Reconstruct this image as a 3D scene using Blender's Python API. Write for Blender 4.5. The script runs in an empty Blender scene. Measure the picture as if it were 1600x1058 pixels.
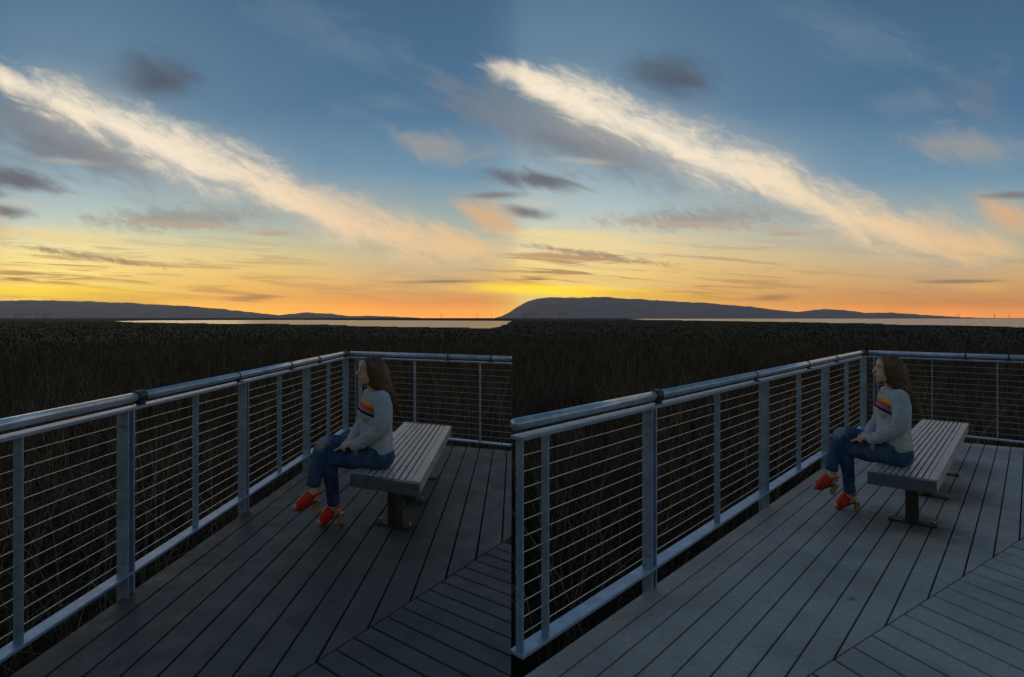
import bpy, bmesh, math, random
import numpy as np
from mathutils import Vector, Matrix, noise as mnoise

random.seed(7)
rng = np.random.default_rng(11)
scene = bpy.context.scene
C = scene.collection

# ------------------------------------------------------------------ camera
F = 860.0          # focal length in photograph pixels (photograph 1600 wide)
H = 1.48           # eye height above the deck
YH = 497.0         # horizon row
cam_data = bpy.data.cameras.new('camera')
cam_data.sensor_width = 36.0
cam_data.lens = F / 1600.0 * 36.0
cam_data.shift_y = -(529.0 - YH) / 1600.0
cam_data.clip_start = 0.05
cam_data.clip_end = 60000.0
cam = bpy.data.objects.new('camera', cam_data)
C.objects.link(cam)
cam.location = (0, 0, H)
cam.rotation_euler = (math.radians(90), 0, 0)
scene.camera = cam

scene.cycles.max_bounces = 5
scene.cycles.diffuse_bounces = 3
scene.cycles.glossy_bounces = 3
scene.view_settings.view_transform = 'Standard'
scene.view_settings.look = 'None'
scene.view_settings.exposure = 0.0
scene.view_settings.gamma = 1.0
scene.view_settings.use_curve_mapping = False


def lin(r, g, b):
    def f(c):
        c /= 255.0
        return c / 12.92 if c <= 0.04045 else ((c + 0.055) / 1.055) ** 2.4
    return (f(r), f(g), f(b), 1.0)


# ------------------------------------------------------------------ node helper
class NT:
    def __init__(self, tree):
        self.t = tree

    def n(self, kind, **kw):
        nd = self.t.nodes.new(kind)
        for k, v in kw.items():
            setattr(nd, k, v)
        return nd

    def link(self, a, b):
        self.t.links.new(a, b)

    def put(self, sock, v):
        if hasattr(v, 'is_output'):
            self.link(v, sock)
        else:
            sock.default_value = v

    def m(self, op, a, b=None, c=None, clamp=False):
        nd = self.n('ShaderNodeMath', operation=op, use_clamp=clamp)
        self.put(nd.inputs[0], a)
        if b is not None:
            self.put(nd.inputs[1], b)
        if c is not None:
            self.put(nd.inputs[2], c)
        return nd.outputs[0]

    def smooth(self, v, a, b, lo=0.0, hi=1.0):
        nd = self.n('ShaderNodeMapRange', interpolation_type='SMOOTHSTEP')
        self.put(nd.inputs['Value'], v)
        nd.inputs['From Min'].default_value = a
        nd.inputs['From Max'].default_value = b
        nd.inputs['To Min'].default_value = lo
        nd.inputs['To Max'].default_value = hi
        return nd.outputs[0]

    def mix(self, f, a, b, blend='MIX'):
        nd = self.n('ShaderNodeMix', data_type='RGBA', blend_type=blend)
        self.put(nd.inputs[0], f)
        self.put(nd.inputs[6], a)
        self.put(nd.inputs[7], b)
        return nd.outputs[2]

    def xyz(self, x, y, z):
        nd = self.n('ShaderNodeCombineXYZ')
        self.put(nd.inputs[0], x)
        self.put(nd.inputs[1], y)
        self.put(nd.inputs[2], z)
        return nd.outputs[0]

    def noise(self, vec, scale=1.0, detail=5.0, rough=0.55, dist=0.0):
        nd = self.n('ShaderNodeTexNoise')
        self.put(nd.inputs['Vector'], vec)
        nd.inputs['Scale'].default_value = scale
        nd.inputs['Detail'].default_value = detail
        nd.inputs['Roughness'].default_value = rough
        nd.inputs['Distortion'].default_value = dist
        return nd.outputs[0]

    def ramp(self, v, stops):
        nd = self.n('ShaderNodeValToRGB')
        self.put(nd.inputs[0], v)
        el = nd.color_ramp.elements
        while len(el) < len(stops):
            el.new(0.5)
        for e, (p, col) in zip(el, stops):
            e.position = p
            e.color = col
        return nd.outputs[0]

    def curve(self, v, pts):
        nd = self.n('ShaderNodeFloatCurve')
        self.put(nd.inputs['Value'], v)
        cv = nd.mapping.curves[0]
        cv.points[0].location = pts[0]
        cv.points[1].location = pts[-1]
        for p in pts[1:-1]:
            cv.points.new(*p)
        nd.mapping.update()
        return nd.outputs[0]


# ------------------------------------------------------------------ world: dusk sky
PERIOD = 808.5
world = bpy.data.worlds.new('World')
scene.world = world
world.use_nodes = True
world.node_tree.nodes.clear()
w = NT(world.node_tree)
geo = w.n('ShaderNodeTexCoord')
sep = w.n('ShaderNodeSeparateXYZ')
w.link(geo.outputs['Generated'], sep.inputs[0])
dx, dy, dz = sep.outputs
az = w.m('ARCTAN2', dx, dy)
aaz = w.m('ABSOLUTE', az)
aclip = w.m('MINIMUM', aaz, math.radians(46))
tn = w.m('TANGENT', aclip)
beyond = w.m('MULTIPLY', w.m('MAXIMUM', w.m('SUBTRACT', aaz, math.radians(46)), 0.0), 2.07)
p_abs = w.m('MULTIPLY', w.m('ADD', tn, beyond), F)
p = w.m('MULTIPLY', p_abs, w.m('SIGN', az))                      # bearing, stretched
horiz = w.m('SQRT', w.m('ADD', w.m('MULTIPLY', dx, dx), w.m('MULTIPLY', dy, dy)))
tanel = w.m('DIVIDE', dz, w.m('MAXIMUM', horiz, 0.02))
q = w.m('MULTIPLY', w.m('DIVIDE', tanel, w.m('COSINE', aclip)), F)   # height above horizon
s = w.m('FLOORED_MODULO', w.m('ADD', p, -6.0), PERIOD)
sn = w.m('DIVIDE', s, PERIOD)

qn = w.m('DIVIDE', q, 500.0, clamp=True)
nz_soft = w.noise(w.xyz(w.m('MULTIPLY', p, 0.006), w.m('MULTIPLY', q, 0.012), 3.1), 1.0, 4.0)
nz_cloud = w.noise(w.xyz(w.m('MULTIPLY', p, 0.013), w.m('MULTIPLY', w.m('ADD', q, w.m('MULTIPLY', p, 0.36)), 0.030), 7.7), 1.0, 5.0, 0.60, 0.6)
nz_band = w.noise(w.xyz(w.m('MULTIPLY', p, 0.0058), w.m('MULTIPLY', w.m('ADD', q, w.m('MULTIPLY', p, 0.06)), 0.105), 1.3), 1.0, 5.0, 0.64, 0.6)
nz_fine = w.noise(w.xyz(w.m('MULTIPLY', p, 0.045), w.m('MULTIPLY', w.m('ADD', q, w.m('MULTIPLY', p, 0.4)), 0.09), 5.5), 1.0, 4.0, 0.62, 0.8)
qj = w.m('ADD', qn, w.m('MULTIPLY', w.m('SUBTRACT', nz_soft, 0.5), 0.05), clamp=True)
ramp_r = w.ramp(qj, [(0.0, tuple(1.75 * x for x in lin(255, 152, 64)[:3]) + (1,)), (0.05, tuple(1.05 * x for x in lin(246, 160, 78)[:3]) + (1,)), (0.11, lin(236, 186, 118)),
                     (0.19, lin(212, 196, 154)), (0.30, lin(164, 181, 178)), (0.45, lin(112, 149, 174)),
                     (0.66, lin(78, 117, 150)), (1.0, lin(68, 102, 134))])
ramp_l = w.ramp(qj, [(0.0, tuple(2.1 * x for x in lin(255, 186, 44)[:3]) + (1,)), (0.06, tuple(1.12 * x for x in lin(255, 200, 66)[:3]) + (1,)), (0.13, lin(255, 214, 126)),
                     (0.21, lin(242, 224, 178)), (0.32, lin(194, 208, 203)), (0.45, lin(154, 178, 190)),
                     (0.70, lin(112, 143, 165)), (1.0, lin(90, 122, 150))])
leftness = w.curve(sn, [(0.0, 0.62), (0.06, 0.95), (0.14, 0.95), (0.3, 0.62), (0.5, 0.25), (0.75, 0.02), (0.91, 0.02), (0.96, 0.22), (1.0, 0.62)])
sky_nodes = w.n('ShaderNodeTexSky', sky_type='NISHITA', sun_disc=False)
sky_nodes.sun_elevation = math.radians(3.0)
sky_nodes.sun_rotation = math.radians(-38.0)
sky_nodes.altitude = 5
sky_nodes.dust_density = 1.6
in_west = w.smooth(p, 792.0, 690.0)
leftness = w.m('MULTIPLY', leftness, in_west)
col = w.mix(leftness, ramp_r, ramp_l)

edge_fade = 1.0
CLOUD_FADE = w.smooth(aaz, math.radians(60), math.radians(120), 1.0, 0.35)


def blob(cs, cq, rs, rq, slope, nz, amp, inner=0.25, outer=1.0):
    ds = w.m('SUBTRACT', w.m('FLOORED_MODULO', w.m('ADD', s, PERIOD / 2 - cs), PERIOD), PERIOD / 2)
    a = w.m('DIVIDE', ds, rs)
    b = w.m('DIVIDE', w.m('SUBTRACT', w.m('SUBTRACT', q, cq), w.m('MULTIPLY', ds, slope)), rq)
    d = w.m('SQRT', w.m('ADD', w.m('MULTIPLY', a, a), w.m('MULTIPLY', b, b)))
    d = w.m('ADD', d, w.m('MULTIPLY', w.m('SUBTRACT', nz, 0.5), amp))
    r_ = w.smooth(d, inner, outer, 1.0, 0.0)
    return w.m('MULTIPLY', r_, in_west) if cs < 140 else r_


def lay(mask, strength, colour):
    global col
    f = w.m('MULTIPLY', w.m('MULTIPLY', mask, strength), edge_fade)
    f = w.m('MULTIPLY', f, CLOUD_FADE)
    col = w.mix(f, col, colour)


# low banded cirrus lit from below the horizon
band = w.smooth(nz_band, 0.44, 0.58)
bandmask = w.m('MULTIPLY', band, w.smooth(q, 165.0, 60.0))
warm = w.mix(leftness, lin(246, 178, 104), tuple(1.15 * x for x in lin(255, 224, 138)[:3]) + (1,))
lay(w.m('MULTIPLY', bandmask, w.m('ADD', 0.25, w.m('MULTIPLY', leftness, 0.75))), 0.9, warm)
band2 = w.m('MULTIPLY', w.smooth(nz_band, 0.49, 0.38), w.m('MULTIPLY', w.smooth(q, 150.0, 80.0), w.smooth(q, 12.0, 40.0)))
lay(w.m('MULTIPLY', band2, w.m('ADD', 0.3, w.m('MULTIPLY', leftness, 0.7))), 0.85, lin(186, 132, 88))
# towards the sun the low sky burns yellower and brighter
near_sun = w.smooth(p, 120.0, -420.0)
low = w.m('MULTIPLY', w.m('MULTIPLY', w.smooth(q, 210.0, 0.0), near_sun), w.smooth(aaz, math.radians(70), math.radians(50)))
gain = w.n('ShaderNodeMix', data_type='RGBA', blend_type='MULTIPLY')
w.link(low, gain.inputs[0])
w.link(col, gain.inputs[6])
gain.inputs[7].default_value = (1.25, 1.30, 0.95, 1)
col = gain.outputs[2]
lay(blob(70, 42, 230, 16, -0.03, nz_band, 0.9, 0.1, 1.0), 1.0, tuple(1.55 * x for x in lin(255, 216, 40)[:3]) + (1,))
lay(blob(200, 36, 150, 10, -0.05, nz_band, 0.9, 0.1, 1.0), 0.7, tuple(1.15 * x for x in lin(255, 196, 66)[:3]) + (1,))
lay(blob(85, 127, 165, 14, -0.08, nz_fine, 1.3, 0.1, 1.0), 0.9, lin(250, 226, 160))
lay(blob(130, 98, 180, 8, -0.14, nz_fine, 1.9, 0.0, 0.95), 0.75, lin(150, 124, 104))
lay(blob(30, 61, 40, 4, -0.02, nz_band, 0.8, 0.1, 0.9), 0.7, lin(140, 100, 70))
lay(blob(470, 62, 60, 6, 0.14, nz_band, 0.8, 0.0, 1.0), 0.7, lin(246, 196, 130))
# grey masses on the left
lay(blob(70, 292, 235, 72, -0.30, nz_cloud, 1.7, 0.15, 1.15), 0.85, lin(124, 131, 140))
lay(blob(120, 262, 130, 26, -0.22, nz_fine, 1.6, 0.1, 1.05), 0.6, lin(112, 118, 128))
lay(blob(28, 216, 120, 25, -0.12, nz_cloud, 1.5, 0.1, 0.95), 0.9, lin(100, 99, 106))
lay(blob(14, 166, 58, 17, -0.14, nz_cloud, 1.3, 0.1, 0.95), 0.85, lin(112, 106, 108))
lay(blob(20, 180, 80, 8, -0.05, nz_fine, 1.3, 0.1, 0.95), 0.5, lin(214, 196, 176))
lay(blob(110, 245, 75, 8, -0.08, nz_fine, 1.4, 0.1, 1.0), 0.45, lin(196, 186, 168))
lay(blob(300, 157, 200, 26, 0.05, nz_fine, 1.6, 0.05, 1.05), 0.7, lin(146, 140, 136))
lay(blob(290, 146, 180, 9, -0.05, nz_fine, 1.5, 0.05, 1.0), 0.75, lin(196, 170, 146))
lay(blob(430, 132, 50, 7, 0.0, nz_band, 1.2, 0.1, 1.0), 0.6, lin(186, 156, 128))
lay(blob(243, 379, 96, 56, -0.10, nz_cloud, 1.0, 0.0, 1.0), 0.9, lin(82, 94, 110))
lay(blob(268, 370, 62, 17, 0.12, nz_cloud, 0.9, 0.1, 1.0), 0.5, lin(84, 86, 102))
# faint wisps high on the right
lay(blob(700, 268, 120, 36, -0.08, nz_cloud, 1.9, 0.1, 1.15), 0.55, lin(176, 166, 152))
lay(blob(560, 420, 110, 40, -0.15, nz_cloud, 1.9, 0.1, 1.15), 0.35, lin(112, 136, 158))
lay(blob(470, 470, 120, 34, -0.2, nz_cloud, 1.9, 0.1, 1.15), 0.3, lin(112, 136, 158))
lay(blob(610, 335, 90, 24, 0.0, nz_cloud, 1.9, 0.1, 1.15), 0.3, lin(126, 144, 160))
lay(blob(768, 160, 66, 38, -0.35, nz_cloud, 1.2, 0.1, 1.05), 0.85, lin(228, 184, 136))
lay(blob(775, 192, 70, 9, 0.03, nz_cloud, 0.9, 0.1, 1.0), 0.8, lin(126, 118, 116))
lay(blob(690, 57, 100, 4.5, 0.015, nz_band, 0.6, 0.1, 1.0), 0.85, lin(152, 118, 92))
lay(blob(400, 32, 62, 8, 0.03, nz_band, 1.0, 0.1, 1.0), 0.75, lin(178, 122, 78))
lay(blob(615, 72, 70, 9, 0.36, nz_fine, 1.0, 0.1, 1.0), 0.75, lin(240, 188, 122))
lay(blob(560, 48, 110, 8, 0.08, nz_band, 1.2, 0.1, 1.0), 0.5, lin(240, 178, 106))
# the long bright streak
cq_ = w.m('MULTIPLY', w.curve(sn, [(0.0, (497 - 122) / 500), (0.123, (497 - 163) / 500), (0.245, (497 - 203) / 500),
                                   (0.368, (497 - 250) / 500), (0.49, (497 - 281) / 500), (0.614, (497 - 328) / 500),
                                   (0.737, (497 - 363) / 500), (0.86, (497 - 385) / 500), (1.0, (497 - 394) / 500)]), 500.0)
hw_ = w.m('MULTIPLY', w.curve(sn, [(0.0, 0.26), (0.123, 0.35), (0.245, 0.40), (0.368, 0.45), (0.49, 0.40), (0.614, 0.41),
                                   (0.737, 0.42), (0.86, 0.33), (1.0, 0.08)]), 100.0)
dq = w.m('DIVIDE', w.m('SUBTRACT', q, cq_), hw_)
upper = w.m('MULTIPLY', w.m('ABSOLUTE', dq), w.smooth(dq, -0.1, 0.1, 1.0, 0.80))
dn = w.m('ADD', upper, w.m('ADD', w.m('MULTIPLY', w.m('SUBTRACT', nz_cloud, 0.5), 1.7),
                           w.m('MULTIPLY', w.m('SUBTRACT', nz_fine, 0.5), 0.75)))
ends = w.m('MULTIPLY', w.smooth(s, -6.0, 14.0), w.smooth(s, 806.0, 740.0))
streak = w.m('MULTIPLY', w.smooth(dn, -0.12, 1.22, 1.0, 0.0), ends)
halo = w.m('MULTIPLY', w.smooth(w.m('ADD', w.m('ABSOLUTE', w.m('ADD', dq, 0.2)), w.m('MULTIPLY', w.m('SUBTRACT', nz_soft, 0.5), 2.0)), 0.3, 2.6, 1.0, 0.0), w.m('MULTIPLY', w.smooth(s, 0.0, 110.0), w.smooth(s, 806.0, 700.0)))
lay(halo, 0.32, lin(190, 184, 172))
cream = w.mix(w.smooth(sn, 0.25, 0.95), lin(255, 239, 212), lin(248, 206, 152))
cream = w.mix(w.m('MULTIPLY', w.smooth(dq, -0.1, -1.0), w.smooth(nz_cloud, 0.42, 0.62)), cream, lin(196, 172, 150))
lay(blob(2, 379, 62, 27, -0.42, nz_cloud, 1.5, 0.0, 1.15), 0.85, lin(248, 232, 206))
lay(streak, 0.95, cream)
# the sky behind the camera is the clear eastern dusk sky
east = w.n('ShaderNodeVectorMath', operation='SCALE')
w.link(sky_nodes.outputs[0], east.inputs[0])
east.inputs['Scale'].default_value = 0.135
col = w.mix(w.smooth(aaz, math.radians(65), math.radians(125)), col, east.outputs[0])
bg = w.n('ShaderNodeBackground')
w.link(col, bg.inputs['Color'])
bg.inputs['Strength'].default_value = 1.0
wo = w.n('ShaderNodeOutputWorld')
w.link(bg.outputs[0], wo.inputs['Surface'])

# the last of the sun, low and soft
sun_d = bpy.data.lights.new('sun', 'SUN')
sun_d.energy = 0.10
sun_d.angle = math.radians(25)
sun_d.color = (1.0, 0.72, 0.46)
sun = bpy.data.objects.new('sun', sun_d)
C.objects.link(sun)
_a, _e = math.radians(-38), math.radians(8)
sdir = Vector((math.sin(_a) * math.cos(_e), math.cos(_a) * math.cos(_e), math.sin(_e)))
sun.rotation_euler = (-sdir).to_track_quat('-Z', 'Y').to_euler()
sun.location = sdir * 50


# ------------------------------------------------------------------ materials
def principled(name):
    m = bpy.data.materials.new(name)
    m.use_nodes = True
    t = NT(m.node_tree)
    b = m.node_tree.nodes['Principled BSDF']
    return m, t, b


def simple(name, c, rough=0.6, metal=0.0, var=0.25, scale=8.0, bump=0.0, spec=0.5):
    m, t, b = principled(name)
    tc = t.n('ShaderNodeTexCoord').outputs['Object']
    nz = t.noise(tc, scale, 5.0)
    a = tuple(x * (1 - var) for x in c[:3]) + (1,)
    d = tuple(min(1, x * (1 + var)) for x in c[:3]) + (1,)
    t.link(t.mix(t.smooth(nz, 0.3, 0.7), a, d), b.inputs['Base Color'])
    b.inputs['Roughness'].default_value = rough
    b.inputs['Metallic'].default_value = metal
    b.inputs['Specular IOR Level'].default_value = spec
    if bump:
        bn = t.n('ShaderNodeBump')
        bn.inputs['Strength'].default_value = bump
        bn.inputs['Distance'].default_value = 0.01
        t.link(t.noise(tc, scale * 6, 6.0), bn.inputs['Height'])
        t.link(bn.outputs[0], b.inputs['Normal'])
    return m


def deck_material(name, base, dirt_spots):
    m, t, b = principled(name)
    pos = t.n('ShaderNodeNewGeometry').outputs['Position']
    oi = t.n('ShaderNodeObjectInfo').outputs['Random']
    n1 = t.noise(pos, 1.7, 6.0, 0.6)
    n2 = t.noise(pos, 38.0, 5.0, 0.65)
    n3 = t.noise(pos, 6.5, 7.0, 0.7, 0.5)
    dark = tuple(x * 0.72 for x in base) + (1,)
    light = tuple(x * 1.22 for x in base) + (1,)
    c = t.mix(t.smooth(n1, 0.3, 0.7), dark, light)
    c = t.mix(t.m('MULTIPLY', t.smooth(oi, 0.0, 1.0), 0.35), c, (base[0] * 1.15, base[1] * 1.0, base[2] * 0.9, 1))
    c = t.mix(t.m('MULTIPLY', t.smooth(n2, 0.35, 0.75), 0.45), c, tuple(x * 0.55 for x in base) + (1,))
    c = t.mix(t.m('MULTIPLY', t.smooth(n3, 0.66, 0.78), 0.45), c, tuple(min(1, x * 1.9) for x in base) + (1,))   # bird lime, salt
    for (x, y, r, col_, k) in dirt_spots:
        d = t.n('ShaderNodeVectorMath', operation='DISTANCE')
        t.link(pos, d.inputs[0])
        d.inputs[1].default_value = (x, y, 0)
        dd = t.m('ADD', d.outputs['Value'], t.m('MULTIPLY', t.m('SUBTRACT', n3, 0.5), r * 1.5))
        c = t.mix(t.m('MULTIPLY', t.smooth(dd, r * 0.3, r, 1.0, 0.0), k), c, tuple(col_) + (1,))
    t.link(c, b.inputs['Base Color'])
    t.link(t.smooth(n3, 0.3, 0.7, 0.5, 0.72), b.inputs['Roughness'])
    b.inputs['Specular IOR Level'].default_value = 0.35
    bn = t.n('ShaderNodeBump')
    bn.inputs['Strength'].default_value = 0.35
    bn.inputs['Distance'].default_value = 0.004
    t.link(n2, bn.inputs['Height'])
    t.link(bn.outputs[0], b.inputs['Normal'])
    return m


def galvanised(name, c, rough):
    m, t, b = principled(name)
    pos = t.n('ShaderNodeNewGeometry').outputs['Position']
    n1 = t.noise(pos, 9.0, 6.0, 0.6)
    n2 = t.noise(pos, 60.0, 4.0)
    cc = t.mix(t.smooth(n1, 0.3, 0.72), tuple(x * 0.82 for x in c) + (1,), tuple(min(1, x * 1.2) for x in c) + (1,))
    cc = t.mix(t.m('MULTIPLY', t.smooth(n1, 0.74, 0.80), 0.4), cc, (0.10, 0.085, 0.075, 1))
    t.link(cc, b.inputs['Base Color'])
    b.inputs['Metallic'].default_value = 0.45
    t.link(t.smooth(n2, 0.3, 0.7, rough - 0.04, rough + 0.05), b.inputs['Roughness'])
    bn = t.n('ShaderNodeBump')
    bn.inputs['Strength'].default_value = 0.05
    bn.inputs['Distance'].default_value = 0.002
    t.link(n2, bn.inputs['Height'])
    t.link(bn.outputs[0], b.inputs['Normal'])
    return m


MAT = {}
MAT['steel'] = galvanised('galvanised_steel', (0.31, 0.42, 0.57), 0.43)
MAT['pipe'] = galvanised('pipe_steel', (0.50, 0.60, 0.73), 0.22)
MAT['cable'] = simple('cable_steel', (0.62, 0.58, 0.52), 0.32, 0.85, 0.1, 30)
MAT['black'] = simple('black_rubber', (0.012, 0.012, 0.013), 0.5, 0, 0.2, 20)
MAT['bolt'] = simple('bolt_steel', (0.4, 0.4, 0.4), 0.35, 0.8, 0.2, 40)
MAT['timber'] = simple('dark_timber', (0.045, 0.038, 0.032), 0.85, 0, 0.3, 5, 0.4)
MAT['bench'] = simple('bench_slat', (0.52, 0.455, 0.415), 0.34, 0, 0.16, 22, 0.18)
MAT['bench_end'] = simple('bench_end', (0.082, 0.102, 0.128), 0.5, 0, 0.18, 22, 0.2)
MAT['bench_leg'] = simple('bench_leg', (0.035, 0.03, 0.028), 0.55, 0.2, 0.3, 14)
MAT['plate'] = simple('base_plate', (0.045, 0.040, 0.034), 0.6, 0.2, 0.4, 25)
MAT['skin'] = simple('skin', (0.62, 0.38, 0.30), 0.5, 0, 0.08, 12)
MAT['hair'] = simple('brown_hair', (0.135, 0.066, 0.034), 0.34, 0, 0.45, 30)
MAT['eye'] = simple('eye_white', (0.55, 0.52, 0.5), 0.25, 0, 0.1, 10)
MAT['iris'] = simple('iris', (0.02, 0.018, 0.015), 0.2, 0, 0.1, 10)
MAT['brow'] = simple('brow', (0.05, 0.028, 0.018), 0.7, 0, 0.1, 10)
MAT['lip'] = simple('lip', (0.42, 0.15, 0.13), 0.4, 0, 0.1, 10)
MAT['red'] = simple('red_leather', (0.62, 0.022, 0.012), 0.45, 0, 0.15, 20)
MAT['heel'] = simple('wood_heel', (0.40, 0.23, 0.10), 0.45, 0, 0.25, 40)
MAT['sole'] = simple('shoe_sole', (0.14, 0.065, 0.035), 0.6, 0, 0.2, 40)
MAT['sleeve'] = simple('sweater_grey', (0.45, 0.50, 0.57), 0.9, 0, 0.12, 40, 0.35, 0.2)
MAT['far_wall'] = simple('far_wall', (0.62, 0.58, 0.56), 0.8, 0, 0.2, 0.05)
MAT['pylon'] = simple('pylon_steel', (0.08, 0.075, 0.08), 0.6, 0.2, 0.1, 1)


# ------------------------------------------------------------------ mesh helpers
def link_mesh(name, verts, faces, mat, parent=None, smooth=False):
    me = bpy.data.meshes.new(name)
    me.from_pydata([tuple(v) for v in verts], [], faces)
    me.update()
    if smooth:
        me.polygons.foreach_set('use_smooth', [True] * len(me.polygons))
    if mat:
        me.materials.append(mat)
    o = bpy.data.objects.new(name, me)
    C.objects.link(o)
    o.parent = parent
    return o


def link_bm(name, bm, mat, parent=None, smooth=False):
    me = bpy.data.meshes.new(name)
    bm.normal_update()
    bm.to_mesh(me)
    bm.free()
    if smooth:
        me.polygons.foreach_set('use_smooth', [True] * len(me.polygons))
    if mat:
        me.materials.append(mat)
    o = bpy.data.objects.new(name, me)
    C.objects.link(o)
    o.parent = parent
    return o


def tag(o, label=None, cat=None, group=None, kind=None):
    if label:
        o['label'] = label
    if cat:
        o['category'] = cat
    if group:
        o['group'] = group
    if kind:
        o['kind'] = kind
    return o


def empty(name, loc=(0, 0, 0), rz=0.0):
    o = bpy.data.objects.new(name, None)
    o.empty_display_size = 0.1
    C.objects.link(o)
    o.location = loc
    o.rotation_euler = (0, 0, rz)
    return o


def bm_box(bm, c, ax, ay, az_, bevel=0.0):
    """box with centre c and half-axis vectors"""
    c, ax, ay, az_ = Vector(c), Vector(ax), Vector(ay), Vector(az_)
    vs = [bm.verts.new(c + sx * ax + sy * ay + sz * az_) for sz in (-1, 1) for sy in (-1, 1) for sx in (-1, 1)]
    fs = [(0, 2, 3, 1), (4, 5, 7, 6), (0, 1, 5, 4), (2, 6, 7, 3), (0, 4, 6, 2), (1, 3, 7, 5)]
    faces = [bm.faces.new([vs[i] for i in f]) for f in fs]
    if bevel:
        es = list({e for f in faces for e in f.edges})
        bmesh.ops.bevel(bm, geom=es, offset=bevel, segments=1, affect='EDGES', profile=0.5)


def bm_prism(bm, poly, z0, z1, bevel=0.0):
    """poly: ccw list of (x,y)"""
    bot = [bm.verts.new((x, y, z0)) for x, y in poly]
    top = [bm.verts.new((x, y, z1)) for x, y in poly]
    n = len(poly)
    bm.faces.new(list(reversed(bot)))
    ft = bm.faces.new(top)
    for i in range(n):
        bm.faces.new((bot[i], bot[(i + 1) % n], top[(i + 1) % n], top[i]))
    if bevel:
        try:
            bmesh.ops.bevel(bm, geom=list(ft.edges), offset=bevel, segments=2, affect='EDGES', profile=0.5)
        except Exception:
            pass


def bm_tube(bm, pts, radii, n=8, cap=True):
    pts = [Vector(p_) for p_ in pts]
    if not hasattr(radii, '__len__'):
        radii = [radii] * len(pts)
    rings = []
    up0 = None
    for i, pt in enumerate(pts):
        d = (pts[min(i + 1, len(pts) - 1)] - pts[max(i - 1, 0)]).normalized()
        if up0 is None:
            ref = Vector((0, 0, 1)) if abs(d.z) < 0.9 else Vector((1, 0, 0))
            u = d.cross(ref).normalized()
        else:
            u = (up0 - d * up0.dot(d)).normalized()
        up0 = u
        v = d.cross(u)
        rings.append([bm.verts.new(pt + (u * math.cos(2 * math.pi * k / n) + v * math.sin(2 * math.pi * k / n)) * radii[i])
                      for k in range(n)])
    for a, b in zip(rings, rings[1:]):
        for k in range(n):
            bm.faces.new((a[k], a[(k + 1) % n], b[(k + 1) % n], b[k]))
    if cap:
        bm.faces.new(list(reversed(rings[0])))
        bm.faces.new(rings[-1])


# clip a convex polygon with a half plane  n.(x-p) <= 0
def clip(poly, pt, nrm):
    out = []
    m_ = len(poly)
    for i in range(m_):
        a, b = poly[i], poly[(i + 1) % m_]
        da = (a[0] - pt[0]) * nrm[0] + (a[1] - pt[1]) * nrm[1]
        db = (b[0] - pt[0]) * nrm[0] + (b[1] - pt[1]) * nrm[1]
        if da <= 0:
            out.append(a)
        if (da < 0 < db) or (db < 0 < da):
            f = da / (da - db)
            out.append((a[0] + (b[0] - a[0]) * f, a[1] + (b[1] - a[1]) * f))
    return out


def line_normal(a, b, away):
    """unit normal of line ab pointing to the side of `away`"""
    n_ = Vector((-(b[1] - a[1]), b[0] - a[0])).normalized()
    if (away[0] - a[0]) * n_.x + (away[1] - a[1]) * n_.y < 0:
        n_ = -n_
    return n_


def area(poly):
    return 0.5 * sum(poly[i][0] * poly[(i + 1) % len(poly)][1] - poly[(i + 1) % len(poly)][0] * poly[i][1] for i in range(len(poly)))


def ground_pt(px, py, z=0.0):
    D = F * (H - z) / (py - YH)
    return Vector(((px - 800.0) / F * D, D, z))


class Wing:
    """one wing of the viewing deck; x, y are taken in the right-hand frame"""
    def __init__(self, dx_, dy_):
        self.dx, self.dy = dx_, dy_

    def P(self, x, y, z=0.0):
        return ground_pt(x + self.dx, y + self.dy, z)

    def slope(self, vx):
        return (vx + self.dx - 800.0) / F


RIGHT = Wing(0.0, 0.0)
LEFT = Wing(-808.5, 4.0)

# ------------------------------------------------------------------ terrain, water, hills
WATER_Z = -1.0


def interp(x, tab):
    xs, ys = zip(*tab)
    return float(np.interp(x, xs, ys))


def shore(px):
    """near and far shore depth for a bearing given as a photograph column"""
    if px < 800:
        if px < 178:
            return None
        near = interp(px, [(178, 420), (215, 300), (453, 194), (640, 150), (764, 122), (780, 150), (792, 240), (800, 455)])
        far = interp(px, [(178, 425), (230, 560), (453, 711), (800, 464)])
    else:
        if px < 978:
            return None
        near = interp(px, [(978, 1500), (1010, 700), (1200, 355), (1400, 194), (1600, 150), (2400, 140)])
        far = interp(px, [(978, 1520), (1010, 2100), (1200, 2600), (1600, 3200), (2400, 3400)])
    return near, far


def ground_z(x, y):
    n1 = mnoise.noise((x * 0.13, y * 0.13, 0.3)) * 0.10
    r = math.hypot(x, y)
    if r > 40:
        n1 = abs(n1) * 0.6 + abs(mnoise.noise((x * 0.03, y * 0.03, 4.0))) * min(0.4, (r - 40) * 0.006)
    base = -0.92 + n1
    if y > 20:
        px = 800 + F * x / y
        sh = shore(px) if -900 < px < 2400 else None
        if sh:
            j = 1 + 0.10 * mnoise.noise((x * 0.02, y * 0.012, 9.0)) + 0.05 * mnoise.noise((x * 0.08, y * 0.05, 2.0))
            nr, fr = sh[0] * j, sh[1]
            if nr < y < fr:
                return -1.6
            if y >= fr:
                return min(0.9, -1.0 + (y - fr) * 0.05)
        elif r > 300:
            base += min(1.2, (r - 300) * 0.002)
    return base


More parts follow.
